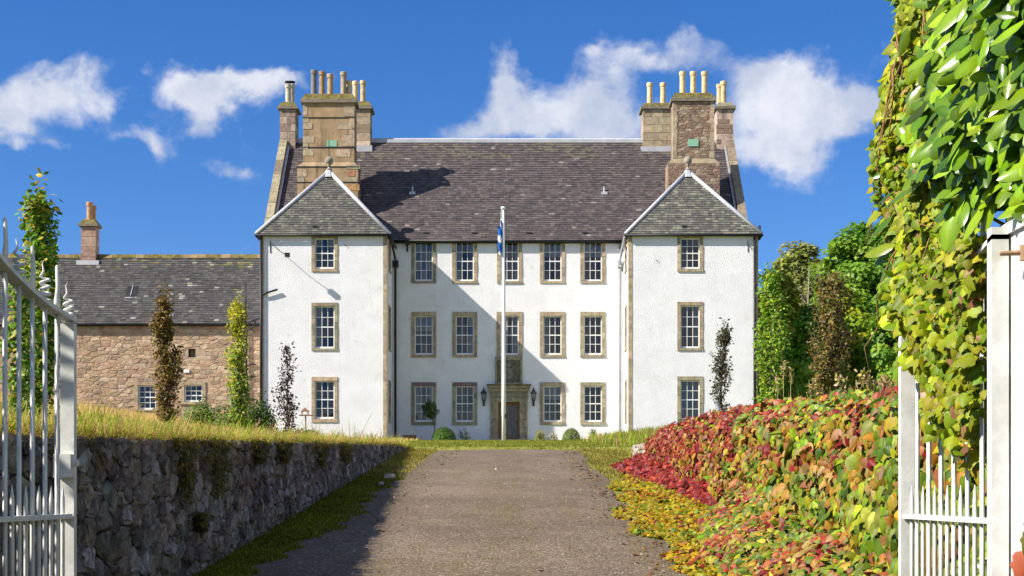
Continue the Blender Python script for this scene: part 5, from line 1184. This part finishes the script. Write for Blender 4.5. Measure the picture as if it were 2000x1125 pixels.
    for i, (px, D, top) in enumerate(((1700, 12.5, 722), (1722, 12.0, 735), (1672, 13, 742), (1655, 14, 735), (1740, 11.5, 745), (1530, 26, 705), (1545, 26, 718), (1520, 27, 735), (1580, 24, 742))):
        x = PX(px, D); zb = H(x, D); zt = PZ(top, D); t = thing('seeding_weed', 'dry seeding weed stalk ' + ('behind the tall creeper crest by the vine covered gate' if px > 1640 else 'before the bright green columnar tree'), 'weed', (x, D, zb), 'weeds by the gate' if px > 1640 else 'weeds by the columnar tree'); b = MB(); q = r.uniform(-.12, .12)
        b.tube([(x - q, D, zb - .05), (x - q * .4, D, lerp(zb, zt, .6)), (x, D, zt)], [.008, .006, .003], 5, (.36, .28, .12)); b.build('stalk', M['bark'], t, True)
        n = 60; f = g.random(n); pos = np.stack([x - q * (1 - f) + g.normal(0, .025, n), D + g.normal(0, .03, n), zt - f * min(.3, (zt - zb) * .5)], 1)
        tag(link('seed_head', leaf_mesh('seed_head', pos, g.normal(size=(n, 3)), g.normal(size=(n, 3)) + np.array([0, 0, 1.0]), g.uniform(.02, .06, n), pick(g, [(.40, .27, .13), (.45, .34, .2), (.30, .28, .06)], n, .2), OVAL, M['leaf']), t), kind='stuff')
grass()
def litter():
    g = np.random.default_rng(91); n = 520; y = 8.5 + 24 * g.random(n) ** 1.1; s = g.random(n)
    x = np.where(s < .7, 1.42 - np.abs(g.normal(0, .22, n)), np.where(s < .88, -1.5 + np.abs(g.normal(0, .3, n)), g.uniform(-1.4, 1.4, n)))
    pos = np.stack([x, y, np.vectorize(zd)(y) + .034], 1); nrm = unit(np.array([0, 0, 1.0]) + g.normal(0, .25, (n, 3))); tip = g.normal(size=(n, 3)) * np.array([1, 1, .1])
    o = link('fallen_leaves', leaf_mesh('fallen_leaves', pos, nrm, tip, g.uniform(.025, .06, n), pick(g, [(.20, .12, .04), (.26, .18, .04), (.16, .06, .03), (.12, .08, .04)], n, .2), IVY, M['leaf'])); tag(o, 'brown and yellow fallen leaves scattered along the drive', 'leaves', kind='stuff')
    n = 380; y = 8.5 + 24 * g.random(n) ** 1.2; x = g.uniform(-1.65, 1.4, n); b = MB(); r = random.Random(6)
    for i in range(n):
        s = r.uniform(.006, .016); z = zd(y[i]) + .022; c = jit(r.choice([(.34, .29, .23), (.26, .21, .165), (.18, .145, .115)]), .2, r)
        b.add([(x[i] - s, y[i] - s, z), (x[i] + s, y[i] - s * .8, z), (x[i] + s * .8, y[i] + s, z), (x[i] - s, y[i] + s * .7, z), (x[i], y[i], z + s * 1.5)], [(0, 1, 4), (1, 2, 4), (2, 3, 4), (3, 0, 4)], c)
    tag(b.build('loose_gravel', M['stone']), 'loose gravel chips scattered over the worn drive', 'gravel', kind='stuff')
litter()

# ------------------------------------------------------------------ trees and shrubs
DG = [(0.132, 0.282, 0.019), (0.180, 0.336, 0.024), (0.108, 0.228, 0.017), (0.228, 0.372, 0.030)]
YG = [(0.324, 0.408, 0.022), (0.408, 0.444, 0.026), (0.240, 0.360, 0.022), (0.456, 0.444, 0.036)]
OL = [(0.216, 0.252, 0.048), (0.264, 0.288, 0.060), (0.168, 0.216, 0.042), (0.300, 0.300, 0.096)]
broad_tree('maple_tree', 'tall dense deep green tree, highest crown right of the white house', 1695, 92, 384, 128, DG, 52000, 1, .30, 190, low=845, group='trees behind the right bank')
broad_tree('ash_tree', 'olive green tree with thin bare twigs beyond the tower corner', 1570, 100, 450, 110, OL, 36000, 2, .30, 150, low=840, group='trees behind the right bank')
broad_tree('beech_tree', 'yellow green tree tucked against the corner of the right tower', 1515, 82, 510, 72, YG, 24000, 3, .26, 120, low=845, group='trees behind the right bank')
broad_tree('lime_tree', 'yellow green tree in front of the tall deep green crown', 1655, 78, 550, 80, YG[:3] + DG[:1], 24000, 4, .25, 120, low=845, group='trees behind the right bank')
broad_tree('hazel_tree', 'bright green tree behind the vine covered gate', 1740, 74, 560, 60, DG[1:] + YG[2:3], 12000, 5, .25, 70, low=845, group='trees behind the right bank')
broad_tree('alder_tree', 'dark green tree behind the copper beech', 1590, 74, 590, 60, DG + YG[2:3], 17000, 6, .24, 90, low=845, group='trees behind the right bank')
broad_tree('chestnut_tree', 'deep green tree seen between the vine and the tall crown', 1800, 88, 470, 90, DG, 14000, 7, .3, 90, low=845, group='trees behind the right bank')
g_tw = random.Random(3)
b = MB()
tw = thing('dead_tree', 'pale leafless tree standing among the olive green foliage', 'tree', (PX(1585, 90), 90, H(PX(1585, 90), 90)))
limbs(b, (PX(1585, 90), 90, H(PX(1585, 90), 90) - .2), (PX(1578, 90), 90, PZ(520, 90)), .10, g_tw, 34, 2.6, (.30, .26, .2), .35, .8); b.build('trunk', M['bark'], tw, True)
HB = lambda g, f: np.where((g.random(len(f)) < .12 + .25 * f)[:, None], pick(g, [(.42, .33, .03), (.34, .30, .03)], len(f), .18), pick(g, [(.12, .23, .018), (.17, .29, .022), (.09, .18, .016)], len(f), .2))
column_tree('hornbeam_tree', 'slim young green tree with yellow tips behind the iron gate', 80, 24, 352, 790, 30, HB, 4200, 11, .115, stems=14)
column_tree('hornbeam_tree', 'low yellow and green sapling seen through the gate bars', 38, 23, 500, 790, 20, HB, 900, 21, .12, stems=6)
CB = [(.20, .11, .024), (.14, .08, .022), (.26, .16, .035), (.10, .062, .022), (.19, .16, .03)]
column_tree('copper_beech', 'slim bronze brown young tree in the dry grass before the cottage', 325, 37, 566, 830, 28, CB, 3600, 12, .10, stems=13)
YT = lambda g, f: np.where((g.random(len(f)) < .05 + .95 * f ** 1.3)[:, None], pick(g, [(.42, .38, .02), (.36, .34, .02), (.46, .40, .03)], len(f), .15), pick(g, [(.17, .27, .025), (.22, .31, .03), (.13, .21, .02)], len(f), .2))
column_tree('golden_beech', 'slim bright yellow green young tree beside the tower corner pipes', 466, 42, 575, 835, 26, YT, 4200, 13, .095, stems=14)
PU = [(.045, .022, .026), (.06, .03, .03), (.035, .02, .02), (.075, .04, .03)]
column_tree('purple_beech', 'sparse dark purple sapling in front of the white left tower', 563, 47, 674, 850, 27, PU, 800, 14, .105, gap=.45, stems=7)
column_tree('purple_beech', 'dark sparse sapling in front of the right tower, above the creeper', 1411, 55, 627, 828, 24, [(.075, .065, .026), (.09, .085, .03), (.05, .042, .022)], 2000, 15, .105, gap=.25, stems=8)
column_tree('copper_beech', 'broad bronze beech bush on the bank right of the house', 1622, 46, 532, 790, 46, CB[1:] + [(.10, .12, .025), (.14, .15, .03)], 5200, 16, .115, stems=22, prof=lambda q: min(1, .55 + q) * (1 - q) ** .4 * 1.1)
column_tree('hornbeam_tree', 'bright green columnar tree hugging the right tower corner', 1505, 50, 520, 800, 36, [(.16, .30, .02), (.21, .37, .025), (.12, .23, .02), (.33, .35, .03)], 5200, 17, .125, stems=18)
LG = [(.10, .18, .02), (.13, .22, .025), (.08, .14, .018)]
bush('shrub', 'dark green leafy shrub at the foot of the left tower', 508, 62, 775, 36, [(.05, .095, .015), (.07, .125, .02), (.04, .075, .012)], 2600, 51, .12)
bush('shrub', 'low bright green shrub under the cottage windows', 395, 64, 782, 42, LG, 2400, 52, .13)
bush('shrub', 'small light green shrub between the cottage window and golden tree', 442, 63, 790, 26, LG, 1300, 53, .12)
bush('ground_cover_shrub', 'low spreading olive shrub by the purple sapling', 596, 64, 836, 45, [(.10, .11, .03), (.07, .08, .025)], 1500, 54, .1)
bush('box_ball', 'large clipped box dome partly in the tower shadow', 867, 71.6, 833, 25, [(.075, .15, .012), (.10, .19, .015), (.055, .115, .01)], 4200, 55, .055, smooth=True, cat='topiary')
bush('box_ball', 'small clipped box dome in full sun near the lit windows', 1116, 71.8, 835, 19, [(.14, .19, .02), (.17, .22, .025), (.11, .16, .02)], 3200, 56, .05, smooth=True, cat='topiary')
bush('flowering_shrub', 'yellow green feathery shrub beside the doorcase', 1055, 72.4, 838, 12, [(.30, .30, .05), (.22, .25, .04)], 500, 57, .07)
bush('flowering_plant', 'pale white and pink flowers next to the small box dome', 1080, 72.6, 843, 12, [(.55, .42, .38), (.6, .6, .55), (.18, .22, .05)], 420, 58, .06, cat='flowers')
bush('flowering_plant', 'white flowers next to the large box dome', 910, 72.6, 843, 12, [(.65, .66, .62), (.6, .6, .58), (.1, .16, .03)], 420, 59, .06, cat='flowers')
bush('flowering_plant', 'leafy green plant against the lit wall near the right tower', 1158, 72.8, 832, 9, [(.10, .16, .03), (.2, .24, .05)], 260, 60, .08, cat='plant')
bush('flowering_plant', 'wispy weeds at the foot of the right tower', 1318, 69.5, 826, 16, [(.2, .24, .06), (.3, .3, .1)], 260, 61, .06, cat='plant')
bush('flowering_plant', 'spindly stalks under the second window by the doorcase', 905, 73.2, 830, 14, [(.10, .12, .06), (.14, .16, .08)], 160, 62, .06, cat='plant')
bush('undergrowth_shrub', 'broad dark shrub under the trees, between the columnar tree and copper beech', 1560, 84, 640, 75, DG, 9000, 81, .22, group='shrubs under the trees')
bush('undergrowth_shrub', 'broad mid green shrub under the tall deep green crown', 1690, 86, 620, 85, DG, 10000, 82, .22, group='shrubs under the trees')
bush('undergrowth_shrub', 'broad green shrub beside the vine, under the trees', 1820, 84, 600, 80, DG, 6000, 83, .22, group='shrubs under the trees')
def standard_bay():
    g = np.random.default_rng(71); D = 72.2; x = PX(848, D); zb = H(x, D); c = P(840, 800, D)
    t = thing('standard_tree', 'small lollipop tree standing in the tower shadow before a window', 'tree', (x, D, zb)); b = MB()
    b.tube([(x, D, zb), (x + .03, D, zb + .6), (c.x + .03, D, c.z)], [.035, .03, .02], 6, (.12, .09, .06))
    b.build('trunk', M['bark'], t, True); n = 900; d = unit(g.normal(size=(n, 3))); rad = g.uniform(.3, 1, n) ** .5 * (1 + .25 * np.sin(d[:, 0] * 5) * np.sin(d[:, 2] * 4))
    pos = np.array([c.x, D, c.z]) + d * rad[:, None] * np.array([.44, .42, .46]); tag(link('crown', leaf_mesh('crown', pos, unit(d + g.normal(0, .5, (n, 3))), g.normal(size=(n, 3)), g.uniform(.06, .12, n), pick(g, [(.05, .085, .018), (.07, .10, .02)], n, .2), OVAL, M['leaf']), t), kind='stuff')
standard_bay()

# ------------------------------------------------------------------ flagpole, flag and small things
def flag():
    D = 66.0; x = PX(984, D); zb = zd(D); zt = PZ(408, D)
    t = thing('flagpole', 'tall white flagpole on the lawn in front of the door', 'flagpole', (x, D, zb))
    b = MB(); b.tube([(x, D, zb - .2), (x, D, zb + 3), (x, D, zb + 7), (x - .03, D, zt)], [.098, .088, .072, .055], 14); b.build('pole', M['paint'], t, True)
    b = MB(); b.lathe((x - .03, D, zt), [(.06, -.02), (.11, 0), (.115, .05), (.1, .09), (.02, .1)], 14); b.build('truck', M['paint'], t, True)
    b = MB(); b.tube([(x - .03 - .1, D - .03, zt - .05), (x - .1, D - .08, zb + 1.2)], .007, 4); b.build('halyard', M['paint'], t)
    b = MB(); b.box(x + .05, x + .12, D - .1, D - .03, zb + 1.05, zb + 1.25); b.build('cleat', M['black'], t)
    nu, nv = 90, 60; hh = 1.15; ww = 1.9; V = []; C = []; top = PZ(425, D)
    for j in range(nv + 1):
        for i in range(nu + 1):
            u, v = i / nu, j / nv
            # hangs furled: cloth gathers in folds beside the pole and droops with u
            sag = u * (1.15 + .15 * v); spread = .05 + .17 * sm(0, .5, u) * (1 - .55 * u)
            xx = x - .075 - spread * (.5 + .5 * math.sin(u * 15 + .8 * v)) * 1.15; yy = D - .05 + .09 * math.cos(u * 15 + v) ; zz = top - v * hh * (1 - .35 * u) - sag * .78 - .0
            V.append((xx, yy, zz)); w = min(abs(v - u), abs(v - (1 - u))) < .085; C.append((.75, .76, .78) if w else (.012, .11, .42))
    F = [(j * (nu + 1) + i, j * (nu + 1) + i + 1, (j + 1) * (nu + 1) + i + 1, (j + 1) * (nu + 1) + i) for j in range(nv) for i in range(nu)]
    o = link('flag', mesh_np('flag', V, [F], C, M['cloth'], True), None); tag(o, 'limp blue flag with white diagonal cross furled beside the pole', 'flag')
flag()
def small():
    D = 73.0; x = PX(800, D); z = zd(D)
    t = thing('plant_trough', 'terracotta trough at the foot of the shaded white wall', 'trough', (x, D, z))
    b = MB(); a = .28; ring = lambda e, f, zz: [(x - e, D - f, zz), (x + e, D - f, zz), (x + e, D + f, zz), (x - e, D + f, zz)]
    b.prism(ring(.26, .12, z), ring(.32, .16, z + .2)); b.prism(ring(.35, .19, z + .2005), ring(.35, .19, z + .25)); b.build('body', M['terra'], t)
    b = MB(); b.prism(ring(.3, .14, z + .24), ring(.28, .13, z + .275)); b.build('soil', M['mortar'], t)
    D = 66.0; p = P(597, 836, D); zb = H(p.x, D); zt = PZ(812, D)
    t = thing('bird_table', 'small wooden bird table beside the lowest tower window', 'bird table', (p.x, D, zb)); b = MB(); b.tube([(p.x, D, zb - .1), (p.x, D, zt)], .03, 7); b.build('post', M['wood'], t)
    b = MB(); b.box(p.x - .28, p.x + .32, D - .2, D + .2, zt, zt + .04); b.build('tray', M['wood'], t)
    b = MB(); b.prism([(p.x - .2, D - .2, zt + .2), (p.x - .02, D - .2, zt + .36), (p.x + .16, D - .2, zt + .2)], [(p.x - .2, D + .2, zt + .2), (p.x - .02, D + .2, zt + .36), (p.x + .16, D + .2, zt + .2)]); b.build('roof', M['terra'], t)
    for sx in (-.16, .12):
        for sy in (-.15, .15): b = MB(); b.tube([(p.x + sx, D + sy, zt + .03), (p.x + sx, D + sy, zt + .21)], .015, 5); b.build('upright', M['wood'], t)
    # pale stones lying on the drive edge
    r = random.Random(4)
    for i, (px, py, s) in enumerate(((763, 937, .10), (745, 950, .05), (970, 921, .04))):
        D = FPX * 1.5 / (py - HZ + .076 * FPX); x = PX(px, D); b = MB(); V = []
        poly = [(s * math.cos(k * 1.047) * r.uniform(.7, 1.2), s * .7 * math.sin(k * 1.047) * r.uniform(.7, 1.2)) for k in range(6)]
        b.prism([(x + a, D + c, zd(D) + .02) for a, c in poly], [(x + a * .7, D + c * .7, zd(D) + .04 + s * .6) for a, c in poly], (.5, .42, .33)); o = b.build('loose_stone', M['stone']); tag(o, ['pale loose stone on the edge of the drive shadow', 'small pebble beside the pale loose stone', 'tiny pale pebble on the sunlit drive'][i], 'stone')
small()
